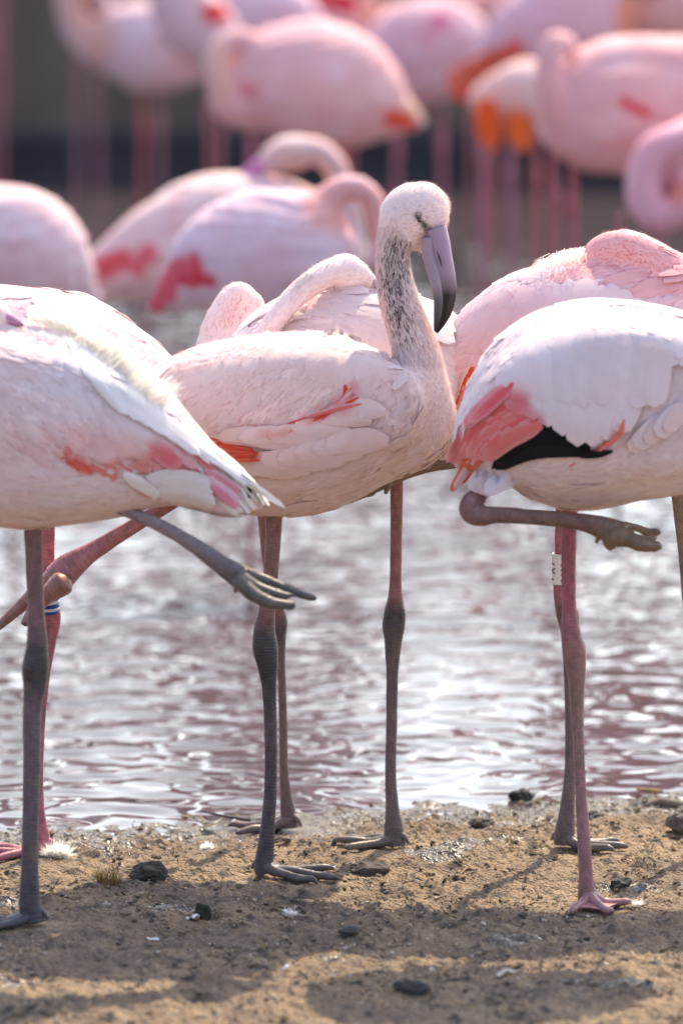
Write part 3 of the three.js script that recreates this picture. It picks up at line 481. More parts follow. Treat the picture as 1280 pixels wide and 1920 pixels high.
{ // B: behind it, asleep with the neck laid back
  const b = bird({
    seed: 12, z: footZ(740, 1588), x: 690, hero: true, h: 0.0048, group: G_SHORE,
    label: 'pale flamingo resting its head on its own back, directly behind the speckled-necked one',
    chains: [
      { zs: 0.74, pts: [[500, 740, 90], [545, 722, 140], [600, 708, 166], [690, 704, 170], [780, 730, 150], [840, 765, 105], [900, 810, 50]] },
      { k: 0.008, zs: 0.9, type: 'neck', pts: [[650, 503, 28, 0.02], [620, 503, 25, 0.035], [585, 520, 24, 0.05], [552, 545, 22, 0.06], [522, 578, 20, 0.07], [500, 615, 21, 0.07], [488, 660, 26, 0.05], [490, 720, 50, 0.02]] },
      { k: 0.01, zs: 0.85, type: 'head', pts: [[645, 504, 29, 0.02], [672, 510, 22, 0.02], [692, 520, 13, 0.02], [703, 527, 5, 0.02]] },
      { k: 0.014, zs: 0.5, type: 'torso', pts: [[760, 620, 30, 0.0], [800, 605, 36, -0.02], [850, 630, 24, -0.02]] },
    ],
    base: [0.82, 0.68, 0.67], base2: [0.80, 0.56, 0.54], droop: (x, y) => 0.5,
    paint: [[575, 520, 560, 545, 18, [0.5, 0.42, 0.36], 0.5, 0.9]],
    plumage: { density: 6000, size: () => 1.1 },
    legs: [{ pts: [[742, 850, 12], [743, 900, 12], [743, 960, 11], [742, 1040, 10.5], [741, 1110, 12], [740, 1145, 19], [738, 1172, 20.5], [737, 1200, 16], [735, 1260, 11], [734, 1350, 10], [732, 1450, 10], [735, 1510, 12], [738, 1550, 17], [740, 1586, 21]],
      col: [[0, [0.36, 0.16, 0.13]], [0.36, [0.33, 0.14, 0.125]], [0.4, LDK], [0.46, [0.12, 0.10, 0.10]], [0.7, [0.2, 0.145, 0.14]], [0.9, [0.17, 0.13, 0.12]], [1, [0.13, 0.10, 0.085]]], foot: [182, 0.085, [0.17, 0.14, 0.115], [0.15, 0.12, 0.1], 30] },
    { pts: [[870, 858, 14, 0.02], [845, 866, 13, 0.03], [800, 874, 12, 0.04], [750, 888, 14, 0.05], [718, 897, 20, 0.05]], ripple: 0.0004, col: [[0, LBR], [1, [0.2, 0.14, 0.09]]],
      toes: [[[722, 892, 16, 0.05], [680, 908, 14, 0.05], [640, 930, 12, 0.05], [592, 955, 6, 0.05]], [[722, 900, 15, 0.06], [690, 918, 12, 0.06], [655, 935, 9, 0.06], [625, 946, 5, 0.06]]], toeCol: [0.21, 0.16, 0.10], nubs: [[[728, 900, 8, 0.06], [726, 915, 6, 0.06], [722, 926, 3, 0.06]], [[705, 908, 13, 0.06], [692, 924, 9, 0.06], [684, 928, 4, 0.06]]] }],
    fuzz: [[60000, onNeck, 0.0055, 0.0006, 0.5], [15000, onTorso, 0.011, 0.0006, 0.25]],
  });
  b.fan({ a: [[745, 560], [770, 600]], b: [[852, 600], [850, 640]], count: 5, w: 30, c: [WH, W], n: 'covert_feather', off: 0.004, lift: 0.006 });
  horn(b, 'bill_tip', [[698, 523, 8, 0.02], [706, 532, 6, 0.02], [714, 548, 3, 0.015]], () => [0.36, 0.26, 0.32]);
}
{ // C
  bird({
    seed: 13, z: footZ(543, 1548), x: 560, hero: true, h: 0.005, group: G_SHORE,
    label: 'flamingo showing only a rounded pale neck dome, left behind the speckled-necked one',
    chains: [
      { zs: 0.74, pts: [[450, 720, 84], [500, 722, 125], [580, 720, 140], [680, 730, 130], [760, 760, 80], [830, 790, 30]] },
      { k: 0.02, zs: 0.8, type: 'neck', pts: [[470, 572, 26], [448, 562, 34], [436, 592, 44], [430, 630, 56], [436, 680, 70], [460, 720, 70]] },
    ],
    base: [0.82, 0.67, 0.65], paint: [[445, 570, 430, 600, 30, [0.80, 0.5, 0.45], 0.6, 0.9]], droop: () => 0.4, plumage: { density: 4000 },
    legs: [{ pts: [[480, 900, 10], [492, 970, 9], [501, 1050, 9], [514, 1115, 10], [524, 1160, 14], [524, 1190, 12], [527, 1250, 8], [531, 1350, 7.5], [532, 1430, 8], [535, 1480, 10], [540, 1520, 14], [543, 1546, 17]],
      col: [[0, [0.36, 0.18, 0.15]], [0.36, [0.30, 0.16, 0.14]], [0.43, [0.11, 0.09, 0.09]], [0.5, [0.2, 0.15, 0.14]], [0.85, [0.2, 0.13, 0.12]], [1, [0.15, 0.11, 0.10]]], foot: [196, 0.088, [0.2, 0.14, 0.12], [0.42, 0.2, 0.18], 38] }],
    fuzz: [[50000, onNeck, 0.006, 0.0006, 0.5]],
  });
}
{ // A: front left
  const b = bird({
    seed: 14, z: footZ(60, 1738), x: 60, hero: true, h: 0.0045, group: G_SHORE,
    label: 'large flamingo cut by the left edge, fluffy white back and pink tail pointing right',
    chains: [
      { zs: 0.74, pts: [[-260, 740, 70], [-190, 760, 130], [-100, 775, 180], [0, 795, 192], [60, 802, 190], [140, 808, 174], [220, 828, 135], [295, 850, 90], [370, 884, 56], [440, 920, 33], [480, 938, 18]] },
      { k: 0.015, zs: 0.9, type: 'neck', pts: [[-10, 588, 24, 0.01], [-40, 575, 26, 0.02], [-90, 570, 27, 0.03], [-160, 600, 30, 0.05], [-220, 660, 44, 0.04], [-250, 730, 60]] },
      { k: 0.01, zs: 0.9, type: 'head', pts: [[-14, 588, 25, 0.01], [-2, 592, 21, 0.01], [6, 597, 14, 0.01]] },
      { k: 0.06, zs: 0.36, type: 'torso', pts: [[-150, 736, 70, 0.0477], [-60, 751, 106, 0.0636], [50, 771, 114, 0.0713], [150, 796, 97, 0.0668], [240, 831, 63, 0.0509], [330, 871, 35, 0.0318], [420, 921, 16, 0.0159]] },
    ],
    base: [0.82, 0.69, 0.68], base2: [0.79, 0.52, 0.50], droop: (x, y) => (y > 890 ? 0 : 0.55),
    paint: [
      [122, 850, 160, 882, 17, RD, 0.85], [160, 885, 245, 878, 14, [0.76, 0.16, 0.10], 0.8], [110, 830, 260, 850, 46, [0.80, 0.42, 0.40], 0.6, 0.9], [300, 850, 345, 872, 30, HP, 0.95], [370, 835, 402, 882, 19, HP, 0.9], [400, 900, 445, 930, 28, [0.76, 0.30, 0.36], 0.7], [270, 870, 300, 880, 26, CO, 0.7], [30, 830, 70, 850, 30, [0.8, 0.46, 0.44], 0.5, 0.9],
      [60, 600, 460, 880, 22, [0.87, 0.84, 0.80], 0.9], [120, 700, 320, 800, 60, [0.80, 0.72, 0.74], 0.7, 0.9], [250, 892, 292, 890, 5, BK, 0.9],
    ],
    plumage: { density: 7500, size: (x, y) => (y > 890 ? 0.9 : 1.3) },
    legs: [{ pts: [[62, 940, 18], [62, 985, 17], [65, 1080, 15], [68, 1150, 15], [70, 1210, 19], [67, 1250, 24], [66, 1285, 20], [61, 1330, 17], [60, 1450, 15.5], [57, 1560, 14.5], [56, 1640, 16], [57, 1690, 20], [62, 1732, 24]],
      col: [[0, [0.22, 0.11, 0.11]], [0.28, [0.21, 0.12, 0.13]], [0.35, LDK], [0.42, [0.06, 0.055, 0.06]], [0.5, [0.16, 0.115, 0.13]], [0.8, [0.14, 0.11, 0.12]], [1, [0.075, 0.07, 0.08]]], foot: [172, 0.095, [0.085, 0.08, 0.09], [0.08, 0.075, 0.08], 26] },
    { pts: [[150, 900, 12, 0.02], [190, 928, 11, 0.02], [215, 948, 11, 0.03], [300, 985, 12, 0.04], [370, 1027, 14, 0.04], [420, 1062, 18, 0.04], [452, 1084, 22, 0.04]], ripple: 0.0007, col: [[0, [0.26, 0.2, 0.2]], [0.6, [0.27, 0.215, 0.22]], [1, [0.13, 0.115, 0.12]]],
      toes: [[[452, 1072, 15, 0.03], [485, 1084, 12, 0.03], [525, 1099, 9.5, 0.035], [560, 1113, 7.5, 0.04], [584, 1120, 7, 0.04], [593, 1121, 3, 0.04]], [[450, 1082, 15, 0.05], [478, 1100, 13, 0.055], [508, 1112, 11, 0.06], [530, 1117, 9, 0.06], [548, 1116, 3, 0.06]], [[450, 1090, 15, 0.065], [475, 1114, 14, 0.075], [505, 1129, 12, 0.08], [535, 1134, 9, 0.08], [548, 1135, 8, 0.08], [554, 1135, 3, 0.08]]], toeCol: [0.125, 0.105, 0.09], webCol: [0.075, 0.068, 0.07], reach: 0.93, nubs: [[[445, 1090, 9, 0.05], [443, 1102, 6, 0.05], [441, 1111, 3.5, 0.05]], [[450, 1092, 14, 0.05], [462, 1108, 9, 0.05], [468, 1112, 4, 0.05]]], nubCol: [0.2, 0.13, 0.1] }],
    fuzz: [[60000, onNeck, 0.007, 0.0006, 0.5], [30000, onTorso, 0.013, 0.0006, 0.28]],
  });
  horn(b, 'bill', [[-2, 590, 15, 0.012], [14, 594, 13, 0.014], [30, 600, 9, 0.016], [46, 606, 3, 0.018]], ramp([[0, [0.5, 0.24, 0.38]], [0.8, [0.46, 0.2, 0.32]], [1, [0.2, 0.1, 0.14]]]), 0.9);
  b.tuft({ a: [[62, 592], [110, 606], [190, 660], [240, 698]], count: 1300, spread: 26, dir: -25, fan: 120, len: 30, w: 2.0, c: [0.88, 0.85, 0.80], out: 0.6 });
  b.tuft({ a: [[190, 672], [250, 722], [300, 768]], count: 420, spread: 18, dir: -43, fan: 14, len: 48, w: 2.2, c: [0.88, 0.85, 0.81], out: 0.06, sag: 0.04 });
  b.tuft({ a: [[62, 584], [100, 588], [150, 618], [205, 655]], count: 1100, spread: 18, dir: 40, fan: 100, len: 26, w: 1.8, c: [0.90, 0.88, 0.84], z: 0.0, dz: 0.08, out: 0.4 });
  b.fan({ a: [[130, 640], [180, 690], [230, 730]], b: [[230, 770], [300, 810], [380, 852]], count: 8, w: 26, c: [0.87, 0.83, 0.80], n: 'scapular_feather', off: 0.005, lift: 0.006 });
  b.fan({ a: [[250, 730], [330, 800], [380, 840]], b: [[400, 868], [470, 908], [534, 949]], count: 9, w: 13, c: [0.88, 0.85, 0.80], n: 'scapular_feather', off: 0.006, lift: 0.006 });
  b.fan({ a: [[420, 900], [400, 925]], b: [[505, 938], [446, 966]], count: 5, w: 13, c: [[0.86, 0.82, 0.76], [0.85, 0.80, 0.70]], n: 'tail_feather', off: 0.0, lift: 0.003 });
  b.fan({ a: [[280, 900], [300, 925]], b: [[396, 902], [408, 944]], count: 5, w: 30, c: [0.78, 0.72, 0.70], n: 'tail_feather', off: 0.004, bend: -0.05 });
  b.feather({ p: [[236, 890], [265, 908], [302, 932]], w: 24, c: [0.82, 0.78, 0.76], n: 'flank_feather', off: 0.006 });
  b.feather({ p: [[463, 908], [468, 920], [466, 936]], w: 10, c: BK, n: 'flight_feather', off: 0.003, lift: 0.002 });
  b.fan({ a: [[385, 880], [395, 908]], b: [[452, 918], [446, 950]], count: 5, w: 18, c: [[0.78, 0.5, 0.58], [0.76, 0.28, 0.36], [0.79, 0.58, 0.64]], n: 'flight_feather', off: 0.006, lift: 0.002, jit: 4 });
  const wc = [[0.79, 0.66, 0.66], [0.81, 0.71, 0.73], [0.79, 0.58, 0.57]];
  b.fan({ a: [[-20, 660], [60, 680], [150, 720], [230, 770]], b: [[10, 800], [100, 845], [210, 868], [330, 850]], count: 10, w: 66, c: 'body', n: 'covert_feather', bend: 0.05, off: 0.001, lift: 0.0008, jit: 22 });
  b.fan({ a: [[-10, 620], [60, 630], [130, 670], [210, 735]], b: [[30, 730], [110, 760], [190, 800], [310, 830]], count: 9, w: 62, c: 'body', n: 'covert_feather', bend: 0.05, off: 0.001, lift: 0.0006, jit: 22 });
  for (const [p, w] of [[[[292, 830], [312, 852], [342, 876]], 44], [[[362, 824], [380, 850], [404, 882]], 30], [[[322, 836], [345, 855], [372, 878]], 26]]) b.feather({ p, w, c: (t) => mixc([0.79, 0.50, 0.53], w < 28 ? [0.79, 0.46, 0.52] : HP, sstep(0.05, 0.4, t)), edge: [0.79, 0.42, 0.45], n: 'covert_feather', off: 0.006, lift: 0.001 });
}
{ // G: behind A
  const b = bird({
    seed: 15, z: footZ(80, 1600), x: 80, hero: true, h: 0.005, group: G_SHORE,
    label: 'pink-legged flamingo partly hidden behind the large one at the left edge',
    chains: [
      { zs: 0.74, pts: [[-170, 680, 90], [-80, 690, 150], [20, 700, 163], [110, 710, 155], [190, 728, 130], [255, 748, 100], [320, 768, 68], [380, 795, 38], [430, 820, 15]] },
      { k: 0.01, zs: 0.5, type: 'torso', pts: [[60, 575, 20, -0.02], [130, 585, 32, -0.03], [220, 640, 30, -0.03], [320, 712, 14, -0.02]] },
    ],
    base: [0.80, 0.65, 0.66], droop: () => 0.15, plumage: { density: 6000, size: () => 1.3 },
    legs: [{ pts: [[90, 950, 13], [90, 985, 12.5], [90, 1060, 12.5], [93, 1120, 15], [97, 1158, 17], [92, 1200, 14], [84, 1260, 11], [76, 1350, 9.5], [72, 1450, 9.5], [72, 1520, 12], [76, 1560, 16], [80, 1598, 18]],
      col: [[0, LPK], [0.3, [0.5, 0.14, 0.17]], [0.42, [0.38, 0.15, 0.16]], [0.8, [0.42, 0.17, 0.2]], [1, [0.46, 0.15, 0.17]]], foot: [178, 0.085, [0.42, 0.16, 0.18], [0.4, 0.16, 0.17], 30] },
    { pts: [[370, 912, 15, 0.03], [335, 932, 15, 0.03], [280, 968, 13, 0.03], [225, 1002, 14, 0.03], [170, 1036, 18, 0.03], [130, 1064, 26, 0.03], [108, 1086, 28, 0.03]], ripple: 0.0007, col: [[0, [0.3, 0.12, 0.11]], [0.5, [0.42, 0.17, 0.17]], [1, [0.42, 0.2, 0.22]]],
      toes: [[[110, 1080, 24, 0.03], [70, 1110, 16, 0.03], [30, 1145, 12, 0.03], [-8, 1180, 7, 0.03]], [[115, 1095, 24, 0.05], [85, 1120, 15, 0.05], [60, 1150, 11, 0.05], [45, 1172, 6, 0.05]]], toeCol: [0.33, 0.165, 0.14], nubs: [[[122, 1080, 10, 0.05], [124, 1096, 7, 0.05], [125, 1110, 4, 0.05]]], nubCol: [0.25, 0.13, 0.09] }],
    fuzz: [[24000, onTorso, 0.012, 0.0006, 0.28]],
  });
  b.fan({ a: [[60, 560], [140, 580], [200, 620]], b: [[200, 625], [280, 670], [335, 715]], count: 8, w: 26, c: [WH, W], n: 'scapular_feather', off: 0.004, lift: 0.004 });
  b.fan({ a: [[20, 600], [120, 620], [170, 650]], b: [[180, 690], [260, 720], [330, 740]], count: 6, w: 40, c: 'body', n: 'covert_feather', off: 0.003, lift: 0.003 });
  for (const [y, c] of [[1122, [0.02, 0.08, 0.34]], [1129, [0.75, 0.76, 0.78]], [1136, [0.02, 0.08, 0.34]], [1142, [0.75, 0.76, 0.78]], [1147, [0.02, 0.08, 0.34]]]) {
    const gb = new GB(), a = b.L(94, y - 3.4), e = b.L(95, y + 3.4); tube(gb, [[a.x, a.y, 0, 0.0122], [lerp(a.x, e.x, 0.5), lerp(a.y, e.y, 0.5), 0, 0.0132], [e.x, e.y, 0, 0.0122]], { sides: 18, step: 0.001, col: () => c }); mesh('leg_band', gb.geo(), M.bill, b.root);
  }
}
{ // E: the pink one behind D
  const b = bird({
    seed: 16, z: footZ(1058, 1592), x: 1060, hero: true, h: 0.005, group: G_SHORE,
    label: 'pinker flamingo behind the right-hand white one, neck coiled on its back, white leg ring',
    chains: [
      { zs: 0.74, pts: [[1380, 640, 120], [1310, 640, 158], [1220, 645, 166], [1130, 655, 172], [1040, 672, 176], [960, 690, 140], [900, 720, 108], [860, 750, 78], [830, 790, 40], [815, 830, 14]] },
      { k: 0.01, zs: 0.9, type: 'neck', pts: [[1130, 474, 32, 0.0], [1170, 464, 36, 0.01], [1220, 482, 36, 0.02], [1275, 520, 40, 0.03], [1330, 570, 46, 0.04], [1380, 640, 70]] },
      { k: 0.01, zs: 0.9, type: 'head', pts: [[1140, 474, 32], [1115, 482, 22], [1098, 490, 12]] },
    ],
    base: [0.80, 0.60, 0.62], base2: [0.80, 0.47, 0.50], droop: () => 0.35,
    paint: [[1100, 470, 1300, 520, 60, [0.80, 0.40, 0.40], 0.85, 0.4], [858, 730, 858, 790, 26, RD, 0.95], [880, 740, 900, 700, 24, CO, 0.6], [830, 640, 960, 520, 30, [0.80, 0.60, 0.64], 0.6], [820, 700, 1000, 600, 70, [0.80, 0.46, 0.47], 0.6, 0.9]],
    plumage: { density: 6500, size: () => 1.2 },
    legs: [{ pts: [[1054, 900, 11], [1052, 960, 10.5], [1049, 1040, 10], [1048, 1095, 11], [1056, 1128, 17], [1064, 1155, 20], [1066, 1190, 14], [1066, 1250, 10], [1068, 1350, 9], [1068, 1440, 10], [1063, 1510, 13], [1058, 1560, 18], [1058, 1590, 20]],
      col: [[0, [0.46, 0.16, 0.18]], [0.28, [0.48, 0.14, 0.18]], [0.34, [0.24, 0.13, 0.12]], [0.5, [0.19, 0.13, 0.125]], [0.8, [0.2, 0.14, 0.13]], [1, [0.14, 0.105, 0.1]]], foot: [8, 0.086, [0.17, 0.135, 0.115], [0.17, 0.12, 0.1], 26] }],
    fuzz: [[60000, onNeck, 0.006, 0.0006, 0.5], [24000, onTorso, 0.012, 0.0006, 0.28]],
  });
  b.tuft({ a: [[1018, 492], [1050, 478], [1092, 470]], count: 520, spread: 14, dir: 115, fan: 90, len: 26, w: 1.3, c: [0.88, 0.82, 0.78], z: 0.01, dz: 0.06, out: 0.3, sag: 0 });
  b.fan({ a: [[880, 690], [895, 720]], b: [[852, 770], [858, 790]], count: 6, w: 14, c: [[0.82, 0.55, 0.48], RD, CO], n: 'red_feather', off: 0.004, lift: 0.004 });
  b.feather({ p: [[900, 775], [870, 790], [842, 806]], w: 24, c: BK, n: 'flight_feather', off: 0.004 });
  b.fan({ a: [[960, 545], [1050, 535], [1150, 540]], b: [[880, 660], [970, 680], [1080, 660]], count: 8, w: 62, c: 'body', n: 'covert_feather', off: 0.002, lift: 0.0015, jit: 20 });
  b.fan({ a: [[1100, 535], [1170, 545], [1240, 580]], b: [[1070, 600], [1140, 612], [1210, 645]], count: 7, w: 46, c: 'body', n: 'covert_feather', off: 0.002, lift: 0.0015, jit: 20 });
  { // ring with letters
    const cv = document.createElement('canvas'); cv.width = 512; cv.height = 256; const q = cv.getContext('2d'); q.fillStyle = '#e9e6df'; q.fillRect(0, 0, 512, 256); q.strokeStyle = q.fillStyle = '#1d1a17'; q.lineWidth = 13; q.lineCap = 'round';
    for (let r = 0; r < 3; r++) {
      const x = 40 + r * 170, l = (...p) => { q.beginPath(); q.moveTo(p[0], p[1]); for (let i = 2; i < p.length; i += 2) q.lineTo(p[i], p[i + 1]); q.stroke(); };
      l(x + 18, 30, x + 18, 78, x, 88); l(x + 58, 30, x + 58, 84, x + 96, 84); l(x + 104, 120, x + 54, 142, x + 104, 160); l(x + 18, 122, x + 2, 132); l(x + 4, 166, x + 18, 174); l(x + 54, 214, x + 92, 214); l(x + 18, 212, x + 4, 220);
    }
    const t = new THREE.CanvasTexture(cv); t.colorSpace = THREE.SRGBColorSpace; t.wrapS = THREE.RepeatWrapping;
    const p = b.L(1049, 1066), len = 58 * b.mp, prof = [[0.0085, -len / 2], [0.0104, -len / 2], [0.0108, -len / 2 + 0.001], [0.0108, len / 2 - 0.001], [0.0104, len / 2], [0.0085, len / 2]].map((v) => new THREE.Vector2(...v));
    const g = new THREE.LatheGeometry(prof, 32), uv = g.attributes.uv, ps = g.attributes.position; for (let i = 0; i < uv.count; i++) uv.setY(i, ps.getY(i) / len + 0.5);
    const m = mesh('leg_ring', g, new THREE.MeshPhysicalMaterial({ map: t, roughness: 0.4 }), b.root); m.position.set(p.x - 0.0005, p.y, 0); m.rotation.set(0, -0.35, -0.03);
    tag(m, 'white leg ring with black letters');
  }
}
{ // D: front right
  const b = bird({
    seed: 17, z: footZ(1100, 1700), x: 1090, hero: true, h: 0.0045, group: G_SHORE,
    label: 'white flamingo at right with one leg tucked level and a coral and black tail',
    chains: [
      { zs: 0.78, pts: [[1380, 760, 110], [1320, 762, 148], [1250, 757, 172], [1170, 752, 186], [1085, 758, 190], [1010, 772, 138], [950, 800, 92], [905, 830, 52], [870, 862, 22]] },
      { k: 0.02, zs: 0.6, type: 'torso', pts: [[1010, 880, 42, 0.0], [1060, 895, 52, 0.0], [1120, 890, 52], [1200, 860, 60]] },
      { k: 0.06, zs: 0.36, type: 'torso', pts: [[1300, 714, 79, 0.0586], [1220, 719, 109, 0.0781], [1130, 729, 120, 0.0847], [1040, 749, 106, 0.0749], [970, 784, 62, 0.0488], [920, 819, 30, 0.0293]] },
    ],
    base: [0.83, 0.72, 0.72], base2: [0.82, 0.58, 0.56], droop: (x, y) => (y > 860 ? 0 : 0.9),
    paint: [[870, 850, 960, 760, 40, CO, 0.9], [960, 760, 1000, 800, 26, HP, 0.7], [1120, 850, 1150, 810, 9, RD, 0.7]],
    plumage: { density: 7500, size: (x, y) => (y > 840 ? 0.8 : 1.35), skip: (x, y) => (x < 1120 && y > 790 && y < 880) || (x < 950 && y > 735) },
    legs: [{ pts: [[1068, 900, 16], [1067, 950, 14], [1065, 1050, 13], [1066, 1140, 13], [1070, 1190, 18], [1076, 1225, 21], [1080, 1265, 16], [1081, 1330, 12], [1085, 1420, 10], [1089, 1500, 10.5], [1094, 1580, 12], [1098, 1650, 13], [1100, 1678, 17], [1103, 1698, 18]],
      col: [[0, [0.48, 0.2, 0.18]], [0.06, [0.36, 0.10, 0.12]], [0.3, [0.40, 0.12, 0.15]], [0.38, [0.3, 0.15, 0.13]], [0.5, [0.27, 0.17, 0.15]], [0.8, [0.36, 0.19, 0.2]], [0.95, [0.34, 0.17, 0.17]], [1, [0.22, 0.13, 0.08]]], ripple: 0.0002, foot: [62, 0.062, [0.44, 0.22, 0.22], [0.40, 0.2, 0.2], 56] },
    { pts: [[935, 890, 12, 0.02], [905, 920, 14, 0.03], [887, 942, 21, 0.04], [886, 958, 24, 0.04], [905, 967, 19, 0.05], [940, 966, 14.5, 0.06], [1040, 973, 14.5, 0.07], [1100, 981, 17, 0.08], [1135, 992, 22, 0.08], [1158, 1002, 25, 0.08]], ripple: 0.00015, col: [[0, [0.2, 0.12, 0.1]], [0.18, [0.27, 0.14, 0.13]], [0.4, [0.2, 0.12, 0.1]], [0.8, [0.19, 0.105, 0.085]], [1, [0.2, 0.13, 0.085]]],
      toes: [[[1156, 994, 18, 0.06], [1174, 986, 8, 0.05], [1196, 991, 7, 0.04], [1216, 999, 8, 0.035], [1230, 998, 8, 0.035], [1237, 999, 3, 0.035]], [[1158, 1000, 20, 0.075], [1180, 1004, 8, 0.075], [1200, 1010, 7, 0.07], [1222, 1009, 6.5, 0.065], [1230, 1008, 2.5, 0.06]], [[1156, 1004, 22, 0.085], [1178, 1012, 16, 0.09], [1200, 1021, 13, 0.095], [1220, 1024, 11, 0.095], [1233, 1025, 10, 0.095], [1239, 1028, 3, 0.095]]], toeCol: [0.21, 0.135, 0.085], webCol: [0.19, 0.115, 0.08], reach: 0.45, nubs: [[[1132, 998, 7, 0.08], [1122, 1008, 5, 0.08], [1117, 1018, 3.5, 0.08]], [[1150, 1002, 22, 0.08], [1145, 1018, 16, 0.08], [1150, 1028, 9, 0.08]]], nubCol: [0.2, 0.14, 0.08] }],
    fuzz: [[32000, onTorso, 0.012, 0.0006, 0.26]],
  });
  b.fan({ a: [[1010, 855], [970, 870]], b: [[905, 928], [878, 915]], count: 4, w: 40, c: [[0.80, 0.74, 0.78], [0.80, 0.66, 0.67]], n: 'tail_feather', off: 0.0, lift: 0.004 });
  b.fan({ a: [[900, 850], [885, 850]], b: [[862, 905], [845, 918]], count: 3, w: 17, c: [[0.82, 0.20, 0.12], [0.82, 0.52, 0.48]], n: 'red_feather', off: 0.004, lift: 0.005 });
  b.feather({ p: [[1100, 842], [1040, 822], [980, 832], [918, 880]], w: 50, c: BK, n: 'flight_feather', off: 0.006, prof: (t) => Math.min(1, 0.5 + 2 * t) * Math.pow(Math.max(0, 1 - t ** 3), 0.6) });
  b.feather({ p: [[1105, 856], [1040, 848], [980, 855], [925, 882]], w: 30, c: [0.014, 0.014, 0.017], n: 'flight_feather', off: 0.0055 });
  b.feather({ p: [[1140, 850], [1110, 856], [1075, 858]], w: 14, c: BK, n: 'flight_feather', off: 0.008 });
  b.fan({ a: [[965, 745], [985, 780], [1010, 800]], b: [[836, 868], [862, 860], [905, 862]], count: 7, w: 34, c: [[0.80, 0.20, 0.18], [0.78, 0.12, 0.12], [0.80, 0.15, 0.14]], edge: [0.82, 0.42, 0.42], n: 'covert_feather', off: 0.006, lift: 0.004, bend: 0.06 });
  b.fan({ a: [[935, 735], [960, 720]], b: [[868, 800], [880, 790]], count: 3, w: 30, c: [[0.78, 0.12, 0.14], [0.80, 0.2, 0.22]], edge: [0.82, 0.42, 0.44], n: 'covert_feather', off: 0.009 });
  const wc = [[0.81, 0.73, 0.77], [0.82, 0.70, 0.72], [0.80, 0.62, 0.65]];
  b.fan({ a: [[985, 690], [1060, 690], [1130, 700], [1190, 715]], b: [[968, 785], [1030, 812], [1088, 846], [1150, 815]], count: 8, w: 60, c: 'body', n: 'scapular_feather', off: 0.008, lift: 0.003, bend: 0.04 });
  b.fan({ a: [[960, 650], [1050, 620], [1150, 620], [1230, 650]], b: [[945, 745], [1040, 760], [1130, 770], [1215, 760]], count: 9, w: 60, c: 'body', n: 'scapular_feather', off: 0.009, lift: 0.0016, bend: 0.04, jit: 20 });
  b.fan({ a: [[1010, 600], [1090, 580], [1180, 580], [1250, 605]], b: [[985, 670], [1080, 672], [1170, 670], [1245, 690]], count: 9, w: 44, c: 'body', n: 'scapular_feather', off: 0.006, lift: 0.0025, jit: 18 });
  b.fan({ a: [[1090, 572], [1180, 572], [1260, 598], [1290, 640]], b: [[1080, 612], [1170, 622], [1250, 650], [1275, 700]], count: 8, w: 34, c: 'body', n: 'scapular_feather', off: 0.006, lift: 0.004, jit: 16 });
  b.feather({ p: [[1160, 790], [1150, 820], [1112, 848]], w: 9, c: [0.78, 0.2, 0.16], n: 'red_feather', off: 0.0145 });
  b.fan({ a: [[1230, 790], [1280, 760]], b: [[1170, 850], [1235, 815]], count: 5, w: 38, c: [[0.80, 0.62, 0.58], W], n: 'flank_feather', off: 0.004, lift: 0.008 });
}
{ // F: right edge
  bird({
    seed: 18, z: -0.1, x: 1290, hero: true, h: 0.006, group: G_SHORE,
    label: 'flamingo almost past the right edge, only tan belly and one brown leg showing',
    chains: [{ zs: 0.74, pts: [[1290, 830, 80], [1330, 800, 120], [1400, 780, 150], [1500, 780, 150], [1580, 800, 90], [1640, 840, 30]] }],
    base: [0.80, 0.62, 0.53], legs: [{ pts: [[1262, 880, 13], [1270, 930, 12], [1283, 1040, 11.5], [1296, 1130, 17], [1300, 1180, 18], [1300, 1260, 12], [1302, 1450, 11], [1304, 1560, 16], [1305, 1578, 18]], col: [[0, [0.3, 0.2, 0.14]], [1, [0.2, 0.14, 0.12]]], ripple: 0.0006, foot: [20, 0.085, LGR, LGR] }],
    fuzz: [[9000, onTorso, 0.01, 0.0006, 0.3]],
  });
}
// ---------------------------------------------------------------- birds in the pond, soft in the distance
const PINK = [0.80, 0.47, 0.47], PALE = [0.80, 0.62, 0.64], far = (o) => bird({ h: 0.008, relief: 0.003, base: PINK, base2: [0.78, 0.36, 0.34], fuzz: [[2500, notLeg, 0.016, 0.0012, 0.35]], ...o });
const wl = (x, y0, y1, r = 8, c = LPK) => { const q = Math.sin(x * 1.7), m = lerp(y0, y1, 0.42 + 0.1 * q), d = 7 * Math.sin(x * 3.1); return { water: true, pts: [[x, y0, r * 0.8], [x + d * 0.6, m - 30, r * 0.7], [x + d, m, r * 1.15], [x + d * 0.9, m + 30, r * 0.7], [x + d * 0.4, y1, r * 0.65]], col: [[0, c], [0.4, c], [0.5, c.map((v) => v * 0.8)], [1, c]] }; };
far({ seed: 31, z: -2.7, x: 30, group: G_MID, base: PALE, label: 'flamingo at the left edge behind the front pair, rounded pale back only',
  chains: [{ zs: 0.76, pts: [[-150, 470, 70], [-70, 470, 115], [30, 470, 120], [90, 500, 84], [140, 535, 40], [180, 560, 14]] }], legs: [wl(20, 560, 700), wl(40, 560, 690)] });
